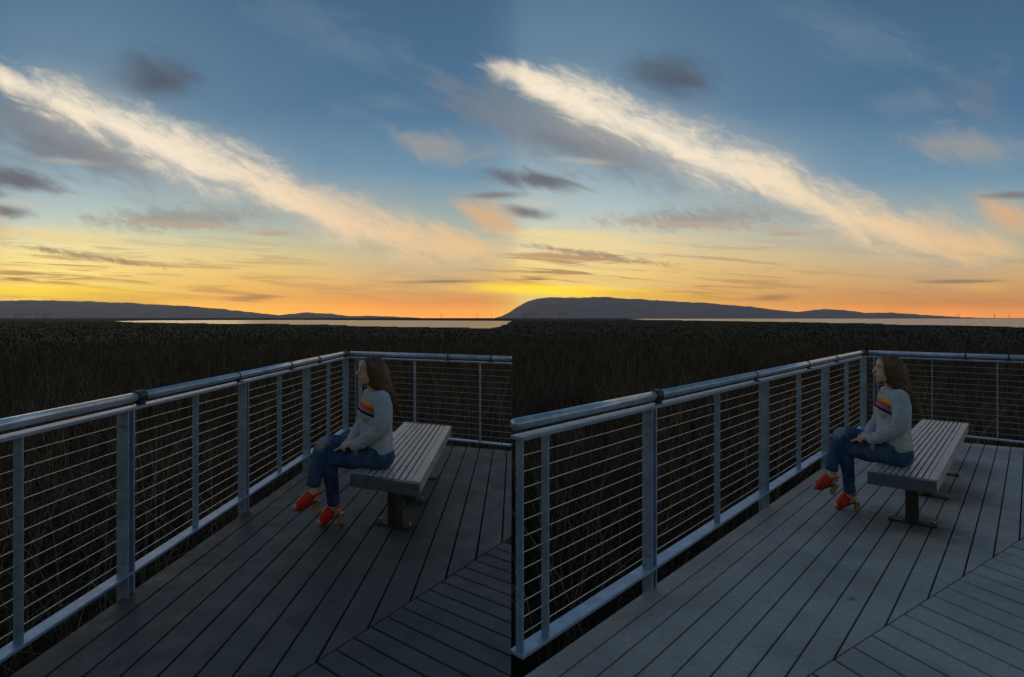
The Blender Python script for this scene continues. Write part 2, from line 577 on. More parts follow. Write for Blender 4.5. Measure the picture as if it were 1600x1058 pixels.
azs = np.concatenate([np.arange(-180, -48, 3.0), np.arange(-48, 48, 0.16), np.arange(48, 180, 3.0)])
rs = np.concatenate([[0.0, 0.8], np.geomspace(1.5, 10300, 146)])
verts, faces = [], []
for r in rs:
    for a in azs:
        x, y = r * math.sin(math.radians(a)), r * math.cos(math.radians(a))
        verts.append((x, y, ground_z(x, y)))
na = len(azs)
for i in range(len(rs) - 1):
    for k in range(na):
        k2 = (k + 1) % na
        if i == 0:
            faces.append((k, (i + 1) * na + k, (i + 1) * na + k2)) if False else None
        faces.append((i * na + k2, i * na + k, (i + 1) * na + k, (i + 1) * na + k2))
m, t, b = principled('marsh_mud')
pos = t.n('ShaderNodeNewGeometry').outputs['Position']
n1 = t.noise(pos, 0.05, 6.0, 0.6)
n2 = t.noise(pos, 1.3, 7.0, 0.7)
c_ = t.mix(t.smooth(n1, 0.35, 0.65), (0.030, 0.024, 0.017, 1), (0.022, 0.032, 0.014, 1))
c_ = t.mix(t.smooth(n2, 0.3, 0.75), c_, (0.012, 0.010, 0.008, 1))
t.link(c_, b.inputs['Base Color'])
b.inputs['Roughness'].default_value = 0.95
b.inputs['Specular IOR Level'].default_value = 0.1
o = link_mesh('ground', verts, faces, m, smooth=True)
tag(o, 'dark muddy marsh ground running out to the hills', 'ground', kind='structure')

m, t, b = principled('bay_water')
b.inputs['Base Color'].default_value = (0.03, 0.035, 0.04, 1)
b.inputs['Roughness'].default_value = 0.22
b.inputs['IOR'].default_value = 1.33
bn = t.n('ShaderNodeBump')
bn.inputs['Strength'].default_value = 0.35
bn.inputs['Distance'].default_value = 0.3
pos = t.n('ShaderNodeNewGeometry').outputs['Position']
t.link(t.noise(pos, 0.25, 5.0, 0.6), bn.inputs['Height'])
t.link(bn.outputs[0], b.inputs['Normal'])
o = link_mesh('water', [(-6000, 60, WATER_Z), (6000, 60, WATER_Z), (6000, 7000, WATER_Z), (-6000, 7000, WATER_Z)], [(0, 1, 2, 3)], m)
tag(o, 'pale still bay water beyond the dark marsh', 'water', kind='structure')

m, t, b = principled('hill_slope')
pos = t.n('ShaderNodeNewGeometry').outputs['Position']
n1 = t.noise(pos, 0.004, 8.0, 0.6)
t.link(t.mix(t.smooth(n1, 0.35, 0.65), (0.27, 0.215, 0.235, 1), (0.36, 0.29, 0.31, 1)), b.inputs['Base Color'])
b.inputs['Roughness'].default_value = 1.0
b.inputs['Specular IOR Level'].default_value = 0.0
MAT['hill'] = m


def hill_top(tab, px, D):
    y = interp(px, tab)
    y += 0.9 * mnoise.noise((px * 0.09, D * 0.01, 0)) + 0.6 * mnoise.noise((px * 0.31, D * 0.01, 3))
    return H + (YH - y) / F * D


def hill(name, tab, D0, D1, D2, label):
    xs = np.arange(tab[0][0], tab[-1][0] + 1, 3.0)
    prof = [0.0, 0.12, 0.3, 0.5, 0.68, 0.85, 0.96, 1.0]
    vs, fs = [], []
    nrow = len(prof) + 3
    for px in xs:
        zt = hill_top(tab, px, D1)
        for k, f_ in enumerate(prof):
            D = D0 + (D1 - D0) * (k / (len(prof) - 1))
            z = -3 + (zt + 3) * f_
            if 0 < k < len(prof) - 1:
                z *= 1 + 0.10 * mnoise.noise((px * 0.03, k * 0.9, 1.7))
            vs.append(((px - 800) / F * D, D, z))
        for k, f_ in enumerate((0.8, 0.4, 0.0)):
            D = D1 + (D2 - D1) * ((k + 1) / 3)
            vs.append(((px - 800) / F * D, D, -3 + (zt + 3) * f_))
    for i in range(len(xs) - 1):
        for k in range(nrow - 1):
            a = i * nrow + k
            fs.append((a, a + nrow, a + nrow + 1, a + 1))
    return tag(link_mesh(name, vs, fs, MAT['hill'], smooth=True), label, 'hill', kind='structure')


ridge = [(0, 464.5), (64, 464.7), (139, 466), (223, 469.6), (298, 473.6), (347, 477.6), (397, 483), (437, 487.5), (457, 485.5),
         (481, 483), (521, 485.5), (546, 489), (585, 488.5), (645, 492.5), (695, 495.6), (760, 497.5)]
TAB_R = [(764, 499.0), (782, 494.5), (796, 488), (808, 480), (822, 472), (838, 467), (852, 465)] + [(806 + a, y) for a, y in ridge if a > 50] + [(2300, 497.6)]
TAB_L = [(-900, 480), (-300, 474), (-2, 470.0)] + [(a - 2.5, y + 5 if y < 492 else y + 3.5) for a, y in ridge if a > 20]
hill('hill', TAB_L, 6000, 8000, 9500, 'long low mauve ridge on the left half of the horizon')
hill('hill', TAB_R, 6500, 8700, 9900, 'long low mauve ridge on the right half of the horizon')


# ------------------------------------------------------------------ the two wings of the deck
def build_deck(wg, name_label, base, right):
    m1 = wg.slope(1612.0)
    m2 = wg.slope(440.0)
    e0, e1 = wg.P(819, 1056), wg.P(1200, 790)
    b0, b1 = wg.P(1511, 692), wg.P(1600, 700)
    mi0, mi1 = wg.P(1265.7, 1053), wg.P(1600, 839)
    e0, e1, b0, b1, mi0, mi1 = (v.to_2d() for v in (e0, e1, b0, b1, mi0, mi1))
    inside = wg.P(1300, 900)
    # outer limits of the wing
    limits = [(e0, -line_normal(e0, e1, inside)), (b0, -line_normal(b0, b1, inside))]
    if right:
        limits += [(Vector((0.0, 0)), Vector((-1, 0))), (Vector((8.0, 0)), Vector((1, 0))), (Vector((0, -1.2)), Vector((0, -1)))]
    else:
        limits += [(Vector((-0.004, 0)), Vector((1, 0))), (Vector((0, -1.2)), Vector((0, -1)))]
    mn = line_normal(mi0, mi1, inside)          # points to the main boards
    dirt = []
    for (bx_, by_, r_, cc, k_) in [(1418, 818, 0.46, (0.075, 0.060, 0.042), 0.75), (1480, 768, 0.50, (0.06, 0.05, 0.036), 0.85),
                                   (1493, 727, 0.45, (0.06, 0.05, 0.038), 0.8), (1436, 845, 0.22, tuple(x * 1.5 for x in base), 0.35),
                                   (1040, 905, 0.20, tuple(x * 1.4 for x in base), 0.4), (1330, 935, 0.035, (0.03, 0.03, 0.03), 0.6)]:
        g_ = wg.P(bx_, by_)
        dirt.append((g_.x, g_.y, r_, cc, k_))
    mat = deck_material('deck_board_exposure_' + ('pale' if right else 'dark'), base, dirt)  # the dark copy carries a dimmer exposure in its colour
    # sub-structure: edge beams, joists and piles in one timber frame
    bm = bmesh.new()
    corners = [(-12.0, -12.0), (12.0, -12.0), (12.0, 12.0), (-12.0, 12.0)]
    poly = corners
    for pt, nr in limits:
        poly = clip(poly, pt + (-nr) * 0.06, nr)
    if area(poly) < 0:
        poly.reverse()
    n_ = len(poly)
    for i in range(n_):
        a, b_ = Vector((*poly[i], 0)), Vector((*poly[(i + 1) % n_], 0))
        d = (b_ - a)
        L = d.length
        d.normalize()
        bm_box(bm, (a + b_) / 2 + Vector((0, 0, -0.19)), d * L / 2, Vector((-d.y, d.x, 0)) * 0.035, Vector((0, 0, 0.13)))
        k = max(1, int(L / 2.4))
        for j in range(k + 1):
            c = a + d * L * (j / k)
            bm_tube(bm, [c + Vector((0, 0, -1.9)), c + Vector((0, 0, -0.33))], 0.10, 8)
    yy = -0.9
    while yy < 8.2:
        seg = clip(clip(poly, (0, yy + 0.022), (0, 1)), (0, yy - 0.022), (0, -1))
        if len(seg) >= 3:
            if area(seg) < 0:
                seg.reverse()
            bm_prism(bm, seg, -0.26, -0.062)
        yy += 0.41
    deck = link_bm('deck', bm, MAT['timber'])
    tag(deck, name_label, 'deck', 'wings of the viewing deck', 'structure')

    def boards(slope, x0, step, kmin, kmax, side):
        D0 = wg.P(1200, 1000).y
        gap = 0.0055 if side > 0 else 0.0075
        for k in range(kmin, kmax):
            xa = wg.P(x0 + step * k, 1000).x + gap
            xb = wg.P(x0 + step * (k + 1), 1000).x - gap
            poly = [(xa + slope * (-14 - D0), -14), (xb + slope * (-14 - D0), -14),
                    (xb + slope * (14 - D0), 14), (xa + slope * (14 - D0), 14)]
            for pt, nr in limits:
                poly = clip(poly, pt, nr)
                if len(poly) < 3:
                    break
            if len(poly) >= 3:
                mp = Vector((mi0.x, mi0.y)) + mn * (0.003 * side)
                poly = clip(poly, mp, -mn * side)
            if len(poly) < 3:
                continue
            # drop doubled points
            pp = []
            for v in poly:
                if not pp or math.hypot(v[0] - pp[-1][0], v[1] - pp[-1][1]) > 1e-3:
                    pp.append(v)
            if len(pp) > 2 and math.hypot(pp[0][0] - pp[-1][0], pp[0][1] - pp[-1][1]) < 1e-3:
                pp.pop()
            if len(pp) < 3 or abs(area(pp)) < 0.004:
                continue
            if area(pp) < 0:
                pp.reverse()
            bm = bmesh.new()
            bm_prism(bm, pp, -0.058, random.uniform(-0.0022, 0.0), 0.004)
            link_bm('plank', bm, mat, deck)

    boards(m1, 895.0, 53.0, 0, 70, 1)
    boards(m2, 1316.0, 61.3, -30, 60, -1)
    return deck


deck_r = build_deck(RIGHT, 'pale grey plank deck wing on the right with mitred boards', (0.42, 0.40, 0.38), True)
deck_l = build_deck(LEFT, 'grey plank deck wing on the left, dimmer exposure painted into its mitred boards', (0.092, 0.090, 0.093), False)  # same boards as the right wing, dimmer exposure put into the base colour


# ------------------------------------------------------------------ railings
def make_bolt(loc, d, r, parent):
    bm = bmesh.new()
    bm_tube(bm, [loc, Vector(loc) + Vector(d) * 0.010], [r, r * 0.85], 6)
    return link_bm('bolt', bm, MAT['bolt'], parent)


def railing(A, B, inner, mains, thins, clamps, couplings, label, pipe_from=0.0, pipe_to=1.0, phase=0):
    """A, B: ends in plan; inner: point on the deck side; positions are metres from A"""
    A, B = Vector((A[0], A[1], 0)), Vector((B[0], B[1], 0))
    d = (B - A)
    L = d.length
    d.normalize()
    nrm = line_normal(A, B, inner)
    nrm = Vector((nrm.x, nrm.y, 0))            # towards the deck
    up = Vector((0, 0, 1))
    root = empty('cable_railing', A)
    tag(root, label, 'railing', 'galvanised cable railings of the viewing deck')

    def W(v):
        return Vector(v) - A

    bm = bmesh.new()
    bm_box(bm, W((A + B) / 2 + up * 0.992), d * L / 2, nrm * 0.034, up * 0.008, 0.002)
    link_bm('top_rail', bm, MAT['steel'], root)
    bm = bmesh.new()
    bm_box(bm, W((A + B) / 2 + up * 0.114), d * L / 2, nrm * 0.036, up * 0.008, 0.002)
    link_bm('bottom_rail', bm, MAT['steel'], root)
    cuts = sorted([0.0 + pipe_from] + [c for c in couplings if 0.05 < c < L - 0.05] + [L * pipe_to])
    for a, b_ in zip(cuts, cuts[1:]):
        bm = bmesh.new()
        off = nrm * -0.012 + up * 1.045
        bm_tube(bm, [W(A + d * (a + 0.003) + off), W(A + d * (b_ - 0.003) + off)], 0.0255, 16)
        link_bm('handrail_pipe', bm, MAT['pipe'], root, True)
    for c in couplings:
        bm = bmesh.new()
        off = nrm * -0.012 + up * 1.045
        bm_tube(bm, [W(A + d * (c - 0.035) + off), W(A + d * (c - 0.03) + off), W(A + d * (c + 0.03) + off), W(A + d * (c + 0.035) + off)],
                [0.027, 0.033, 0.033, 0.027], 14)
        bm_box(bm, W(A + d * c + up * 1.008), d * 0.022, nrm * 0.012, up * 0.014)
        link_bm('pipe_coupling', bm, MAT['black'], root)
    for c in clamps:
        bm = bmesh.new()
        off = nrm * -0.012 + up * 1.045
        bm_tube(bm, [W(A + d * (c - 0.007) + off), W(A + d * (c + 0.007) + off)], 0.0285, 14)
        bm_box(bm, W(A + d * c + nrm * -0.004 + up * 1.008), d * 0.009, nrm * 0.008, up * 0.012)
        bm_box(bm, W(A + d * c + nrm * 0.010 + up * 1.0035), d * 0.03, nrm * 0.012, up * 0.003)
        link_bm('pipe_clamp', bm, MAT['black'], root)
    for c in mains:
        bm = bmesh.new()
        for o_ in (-0.024, 0.020):
            bm_box(bm, W(A + d * (c + o_) + up * 0.33), d * 0.006, nrm * 0.031, up * 0.653, 0.0015)
            if o_ > 0:
                bm_box(bm, W(A + d * (c + o_ - 0.018) - nrm * 0.027 + up * 0.33), d * 0.0115, nrm * 0.004, up * 0.64)
        ps = link_bm('post', bm, MAT['steel'], root)
        for z in (0.905, 0.19):
            make_bolt(W(A + d * (c - 0.030) + nrm * 0.012 + up * z), -d, 0.010, ps)
        for i in range(12):
            make_bolt(W(A + d * (c - 0.027) + up * (0.183 + i * 0.0665)), -d * 0.55, 0.006, ps)
    for c in thins:
        bm = bmesh.new()
        bm_box(bm, W(A + d * c + up * 0.553), d * 0.005, nrm * 0.0195, up * 0.431, 0.0015)
        bp = link_bm('baluster', bm, MAT['steel'], root)
        for i in range(12):
            make_bolt(W(A + d * (c - 0.002) + up * (0.183 + i * 0.0665)), -d * 0.7, 0.0055, bp)
    for i in range(12):
        z = 0.183 + i * 0.0665
        bm = bmesh.new()
        pts = []
        knots = sorted(set([0.0, L] + list(mains) + list(thins)))
        for a, b_ in zip(knots, knots[1:]):
            for f_ in (0.0, 0.5):
                sag = -0.0008 * random.uniform(0.2, 1.3) if f_ else 0
                pts.append(W(A + d * (a + (b_ - a) * f_) + up * (z + sag)))
        pts.append(W(B + up * z))
        bm_tube(bm, pts, 0.0021, 6)
        link_bm('cable', bm, MAT['cable'], root, True)
    return root


def wing_railings(wg, right):
    Cn = wg.P(1350, 664.7, 0.12)
    S0 = wg.P(806, 1021, 0.12)
    inside = wg.P(1300, 900)
    Bk = wg.P(1600, 690.3, 0.12)
    Cn, S0, Bk = (Vector((v.x, v.y, 0)) for v in (Cn, S0, Bk))
    d = (Cn - S0).normalized()
    if right:
        A = S0 + d * (0.017 - S0.x) / d.x
    else:
        A = S0 - d * 1.0
    L = (Cn - A).length
    Dc = Cn.y
    # evenly spaced uprights, every second one a double post
    step = (Dc * 0.0939) / d.y
    mains, thins = [], []
    k = 0
    while True:
        x = L - 0.03 - step * k
        if x < 0.03:
            break
        (mains if k % 2 == 0 else thins).append(x)
        k += 1
    if right:
        thins.append(0.022)

    def along(px):       # distance from A at which the rail passes a given column
        sl = wg.slope(px)
        tt = (sl * A.y - A.x) / (d.x - sl * d.y)
        return tt
    clamps = [along(x) for x in (1181.6, 1263.8, 1307.7)]
    coup = [along(1029), L - 0.035]
    side = 'right' if right else 'left'
    railing(A, Cn, inside, mains, thins, clamps, coup,
            'long galvanised cable railing running along the outer edge of the %s deck wing' % side)
    db = (Bk - Cn).normalized()
    if right:
        B = Cn + db * ((Bk - Cn).length * 1.9)
    else:
        B = Cn + db * ((-0.01 - Cn.x) / db.x)
    A2 = Cn + db * 0.045

    def along2(px):
        sl = wg.slope(px)
        return (sl * A2.y - A2.x) / (db.x - sl * db.y)
    L2 = (B - A2).length
    th = [along2(1456.5), along2(1558.6)]
    gap_ = th[1] - th[0]
    while th[-1] + gap_ < L2:
        th.append(th[-1] + gap_)
    mains2 = [along2(1369.0)]
    th = [x for x in th if x < L2 - 0.02]
    railing(A2, B, inside, mains2, th, [c for c in (along2(1508.6), along2(1576.0)) if c < L2 - 0.05], [],
            'galvanised cable railing across the far end of the %s deck wing, behind the bench' % side)


wing_railings(RIGHT, True)
wing_railings(LEFT, False)


# ------------------------------------------------------------------ benches
def bench(wg, label):
    z1, z0 = 0.45, 0.372
    q = [wg.P(1354.4, 737.9, z1), wg.P(1464, 752.8, z1), wg.P(1513.3, 660.7, z1), wg.P(1442.4, 654.4, z1)]   # near-left, near-right, far-right, far-left
    # true parallelogram
    u = ((q[1] - q[0]) + (q[2] - q[3])) / 2          # across
    v = ((q[3] - q[0]) + (q[2] - q[1])) / 2          # along
    o_ = (q[0] + q[1] + q[2] + q[3]) / 4 - u / 2 - v / 2
    u.z = v.z = 0
    root = empty('bench', (o_ + u / 2 + v / 2) * Vector((1, 1, 0)) if False else Vector(((o_ + u / 2 + v / 2).x, (o_ + u / 2 + v / 2).y, 0)))
    tag(root, label, 'bench', 'slatted benches on the deck')
    base = root.location.copy()

    def pt(a, b_, z):
        w_ = o_ + u * a + v * b_
        return (w_.x - base.x, w_.y - base.y)

    def board(name, a0, a1, b0_, b1_, zb, zt, mat, bev=0.003):
        poly = [pt(a0, b0_, 0), pt(a1, b0_, 0), pt(a1, b1_, 0), pt(a0, b1_, 0)]
        if area(poly) < 0:
            poly.reverse()
        bm = bmesh.new()
        bm_prism(bm, poly, zb, zt, bev)
        return link_bm(name, bm, mat, root)
    e = 0.045 / v.length
    board('end_board', 0, 1, 0, e, z0, z1 - 0.001, MAT['bench_end'])
    board('end_board', 0, 1, 1 - e, 1, z0, z1 - 0.001, MAT['bench_end'])
    g = 0.0035 / u.length
    board('side_board', 0.0, 0.125, e + 0.001, 1 - e - 0.001, z0, z1, MAT['bench'])
    board('side_board', 0.875, 1.0, e + 0.001, 1 - e - 0.001, z0, z1, MAT['bench'])
    n = 8
    for i in range(n):
        a0 = 0.125 + 0.75 * i / n + 0.011
        a1 = 0.125 + 0.75 * (i + 1) / n - 0.011
        board('slat', a0, a1, e + 0.001, 1 - e - 0.001, z1 - 0.04, z1 - random.uniform(0.0005, 0.002), MAT['bench'], 0.004)
    for bb in (0.07, 0.5, 0.93):
        board('cross_bearer', 0.14, 0.86, bb, bb + 0.02, z0 + 0.004, z1 - 0.042, MAT['bench_leg'])
    for (px, py) in ((1419, 815), (None, 0.52), (None, 0.86)):
        if px:
            g_ = wg.P(px, py)
            rel = g_ - o_
            # solve rel = u a + v b
            det = u.x * v.y - u.y * v.x
            aa = (rel.x * v.y - rel.y * v.x) / det
            bb = (u.x * rel.y - u.y * rel.x) / det
            a_c, b_c = aa, bb
        else:
            bb = py
        c = o_ + u * 0.47 + v * bb
        c = Vector((c.x - base.x, c.y - base.y, 0))
        un, vn = u.normalized(), Vector((-u.normalized().y, u.normalized().x, 0))
        bm = bmesh.new()
        bm_box(bm, c + Vector((0, 0, 0.195)), un * 0.040, vn * 0.040, Vector((0, 0, 0.187)), 0.004)
        lg = link_bm('leg', bm, MAT['bench_leg'], root)
        bm = bmesh.new()
        bm_box(bm, c + Vector((0, 0, 0.006)), un * 0.145, vn * 0.042, Vector((0, 0, 0.005)), 0.002)
        pl = link_bm('base_plate', bm, MAT['plate'], lg)
        for s1 in (-1, 1):
            bm = bmesh.new()
            cc = c + un * 0.128 * s1
            bm_tube(bm, [cc + Vector((0, 0, 0.012)), cc + Vector((0, 0, 0.026)), cc + Vector((0, 0, 0.036))], [0.009, 0.009, 0.005], 6)
            link_bm('anchor_bolt', bm, MAT['bolt'], lg)
    return root


bench(RIGHT, 'grey brown slatted bench on the pale deck wing, right of the picture')
bench(LEFT, 'grey brown slatted bench on the dimmed deck wing, left of the picture')

# ------------------------------------------------------------------ the seated person
D_REF = 3.93
PX0 = 1203.0
PIV = ((1398 - PX0) / F * D_REF, D_REF)


def U(px, py, Y=0.0):
    D = D_REF + Y
    return Vector(((px - PX0) / F * D - PIV[0], D - PIV[1], H - (py - YH) / F * D))


def loft(bm, rings, n=20):
    """rings: list of (centre, half-axis a, half-axis b) -> closed surface"""
    rows = []
    for c, a, b_ in rings:
        rows.append([bm.verts.new(c + a * math.cos(2 * math.pi * k / n) + b_ * math.sin(2 * math.pi * k / n)) for k in range(n)])
    for r0, r1 in zip(rows, rows[1:]):
        for k in range(n):
            bm.faces.new((r0[k], r0[(k + 1) % n], r1[(k + 1) % n], r1[k]))
    bm.faces.new(list(reversed(rows[0])))
    bm.faces.new(rows[-1])


def limb(bm, pts, radii, n=14, sub=4):
    """smooth tapered limb through joints with rounded ends"""
    P_ = [Vector(p_) for p_ in pts]
    out, rad = [], []
    for i in range(len(P_) - 1):
        p0, p1, p2, p3 = P_[max(i - 1, 0)], P_[i], P_[i + 1], P_[min(i + 2, len(P_) - 1)]
        for k in range(sub):
            t_ = k / sub
            tt, t3 = t_ * t_, t_ * t_ * t_
            out.append(0.5 * ((2 * p1) + (p2 - p0) * t_ + (2 * p0 - 5 * p1 + 4 * p2 - p3) * tt + (3 * p1 - p0 - 3 * p2 + p3) * t3))
            rad.append(radii[i] + (radii[i + 1] - radii[i]) * t_)
    out.append(P_[-1])
    rad.append(radii[-1])
    d0 = (out[0] - out[1]).normalized()
    d1 = (out[-1] - out[-2]).normalized()
    pre = [(out[0] + d0 * rad[0] * 0.85, rad[0] * 0.3), (out[0] + d0 * rad[0] * 0.55, rad[0] * 0.8)]
    post = [(out[-1] + d1 * rad[-1] * 0.55, rad[-1] * 0.8), (out[-1] + d1 * rad[-1] * 0.85, rad[-1] * 0.3)]
    bm_tube(bm, [a for a, _ in pre] + out + [a for a, _ in post], [r for _, r in pre] + rad + [r for _, r in post], n)


def ell(bm, c, rx, ry, rz, n=16):
    mat = Matrix.Translation(c) @ Matrix.Diagonal((rx, ry, rz, 1))
    bmesh.ops.create_uvsphere(bm, u_segments=n, v_segments=n // 2 + 2, radius=1.0, matrix=mat)


def remeshed(name, bm, voxel, mat, parent, smooth_it=4, fac=0.5):
    me = bpy.data.meshes.new(name + '_src')
    bmesh.ops.recalc_face_normals(bm, faces=bm.faces)
    bm.to_mesh(me)
    bm.free()
    tmp = bpy.data.objects.new(name + '_src', me)
    C.objects.link(tmp)
    md = tmp.modifiers.new('remesh', 'REMESH')
    md.mode = 'VOXEL'
    md.voxel_size = voxel
    sm = tmp.modifiers.new('smooth', 'SMOOTH')
    sm.iterations = smooth_it
    sm.factor = fac
    dg = bpy.context.evaluated_depsgraph_get()
    me2 = bpy.data.meshes.new_from_object(tmp.evaluated_get(dg))
    bpy.data.objects.remove(tmp)
    bpy.data.meshes.remove(me)
    me2.name = name
    me2.materials.clear()
    me2.materials.append(mat)
    me2.polygons.foreach_set('use_smooth', [True] * len(me2.polygons))
    o = bpy.data.objects.new(name, me2)
    C.objects.link(o)
    o.parent = parent
    return o


def sweater_material():
    m, t, b = principled('sweater_striped')
    tc = t.n('ShaderNodeTexCoord').outputs['Object']
    sp = t.n('ShaderNodeSeparateXYZ')
    t.link(tc, sp.inputs[0])
    X, Y, Z = sp.outputs
    x0 = U(1376, 630).x
    zz = t.m('ADD', Z, t.m('MULTIPLY', t.m('SUBTRACT', X, x0), 0.50))
    f = t.m('DIVIDE', t.m('SUBTRACT', U(1376, 621.5, -0.05).z, zz), 0.092)
    nd = t.n('ShaderNodeValToRGB')
    nd.color_ramp.interpolation = 'CONSTANT'
    white = (0.62, 0.58, 0.58, 1)
    stops = [(0.0, (0.80, 0.50, 0.06, 1)), (0.17, (0.78, 0.33, 0.05, 1)), (0.32, (0.72, 0.10, 0.07, 1)), (0.50, (0.58, 0.04, 0.08, 1)),
             (0.60, white), (0.64, (0.42, 0.03, 0.09, 1)), (0.74, white), (0.775, (0.025, 0.02, 0.05, 1))]
    el = nd.color_ramp.elements
    while len(el) < len(stops):
        el.new(0.5)
    for e, (p_, c_) in zip(el, stops):
        e.position = p_
        e.color = c_
    t.link(f, nd.inputs[0])
    mask = t.m('MULTIPLY', t.m('GREATER_THAN', f, 0.0), t.m('LESS_THAN', f, 1.0))
    mask = t.m('MULTIPLY', mask, t.m('LESS_THAN', X, U(1397, 630, -0.1).x))
    nz = t.noise(tc, 40.0, 5.0)
    base = t.mix(t.smooth(nz, 0.3, 0.7), (0.46, 0.465, 0.50, 1), (0.60, 0.57, 0.58, 1))
    t.link(t.mix(mask, base, nd.outputs[0]), b.inputs['Base Color'])
    b.inputs['Roughness'].default_value = 0.9
    b.inputs['Specular IOR Level'].default_value = 0.2
    bn = t.n('ShaderNodeBump')
    bn.inputs['Strength'].default_value = 0.5
    bn.inputs['Distance'].default_value = 0.012
    t.link(t.noise(tc, 26.0, 4.0, 0.5, 0.8), bn.inputs['Height'])
    t.link(bn.outputs[0], b.inputs['Normal'])
    return m


def denim_material():
    m, t, b = principled('denim')
    tc = t.n('ShaderNodeTexCoord').outputs['Object']
    nz = t.noise(tc, 14.0, 5.0)
    nf = t.noise(tc, 160.0, 3.0)
    c_ = t.mix(t.smooth(nz, 0.3, 0.72), (0.030, 0.070, 0.165, 1), (0.075, 0.145, 0.29, 1))
    c_ = t.mix(t.m('MULTIPLY', nf, 0.4), c_, (0.018, 0.035, 0.080, 1))
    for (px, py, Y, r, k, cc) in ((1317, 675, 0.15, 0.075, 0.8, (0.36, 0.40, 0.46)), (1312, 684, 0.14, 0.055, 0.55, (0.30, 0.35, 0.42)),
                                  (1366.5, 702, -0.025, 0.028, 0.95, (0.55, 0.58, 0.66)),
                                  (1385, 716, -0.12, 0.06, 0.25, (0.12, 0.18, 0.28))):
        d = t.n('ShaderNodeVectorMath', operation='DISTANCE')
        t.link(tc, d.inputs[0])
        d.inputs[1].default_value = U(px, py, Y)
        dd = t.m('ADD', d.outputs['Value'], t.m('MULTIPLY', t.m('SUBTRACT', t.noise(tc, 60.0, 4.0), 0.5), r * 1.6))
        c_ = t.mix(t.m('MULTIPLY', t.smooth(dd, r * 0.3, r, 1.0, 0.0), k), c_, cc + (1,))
    t.link(c_, b.inputs['Base Color'])
    b.inputs['Roughness'].default_value = 0.85
    b.inputs['Specular IOR Level'].default_value = 0.2
    bn = t.n('ShaderNodeBump')
    bn.inputs['Strength'].default_value = 0.5
    bn.inputs['Distance'].default_value = 0.012
    t.link(t.noise(tc, 22.0, 4.0, 0.5, 1.0), bn.inputs['Height'])
    t.link(bn.outputs[0], b.inputs['Normal'])
    return m


def hand(bm, wrist, palm_c, knuckles, mids, tips, thumb):
    limb(bm, [wrist, palm_c], [0.024, 0.026], 12)
    for kn in knuckles:
        limb(bm, [palm_c, kn], [0.018, 0.0105], 10, 2)
    for a, b_, c in zip(knuckles, mids, tips):
        limb(bm, [a, b_, c], [0.0098, 0.0088, 0.0072], 10, 3)
    limb(bm, thumb, [0.013, 0.0105, 0.0085], 10, 3)


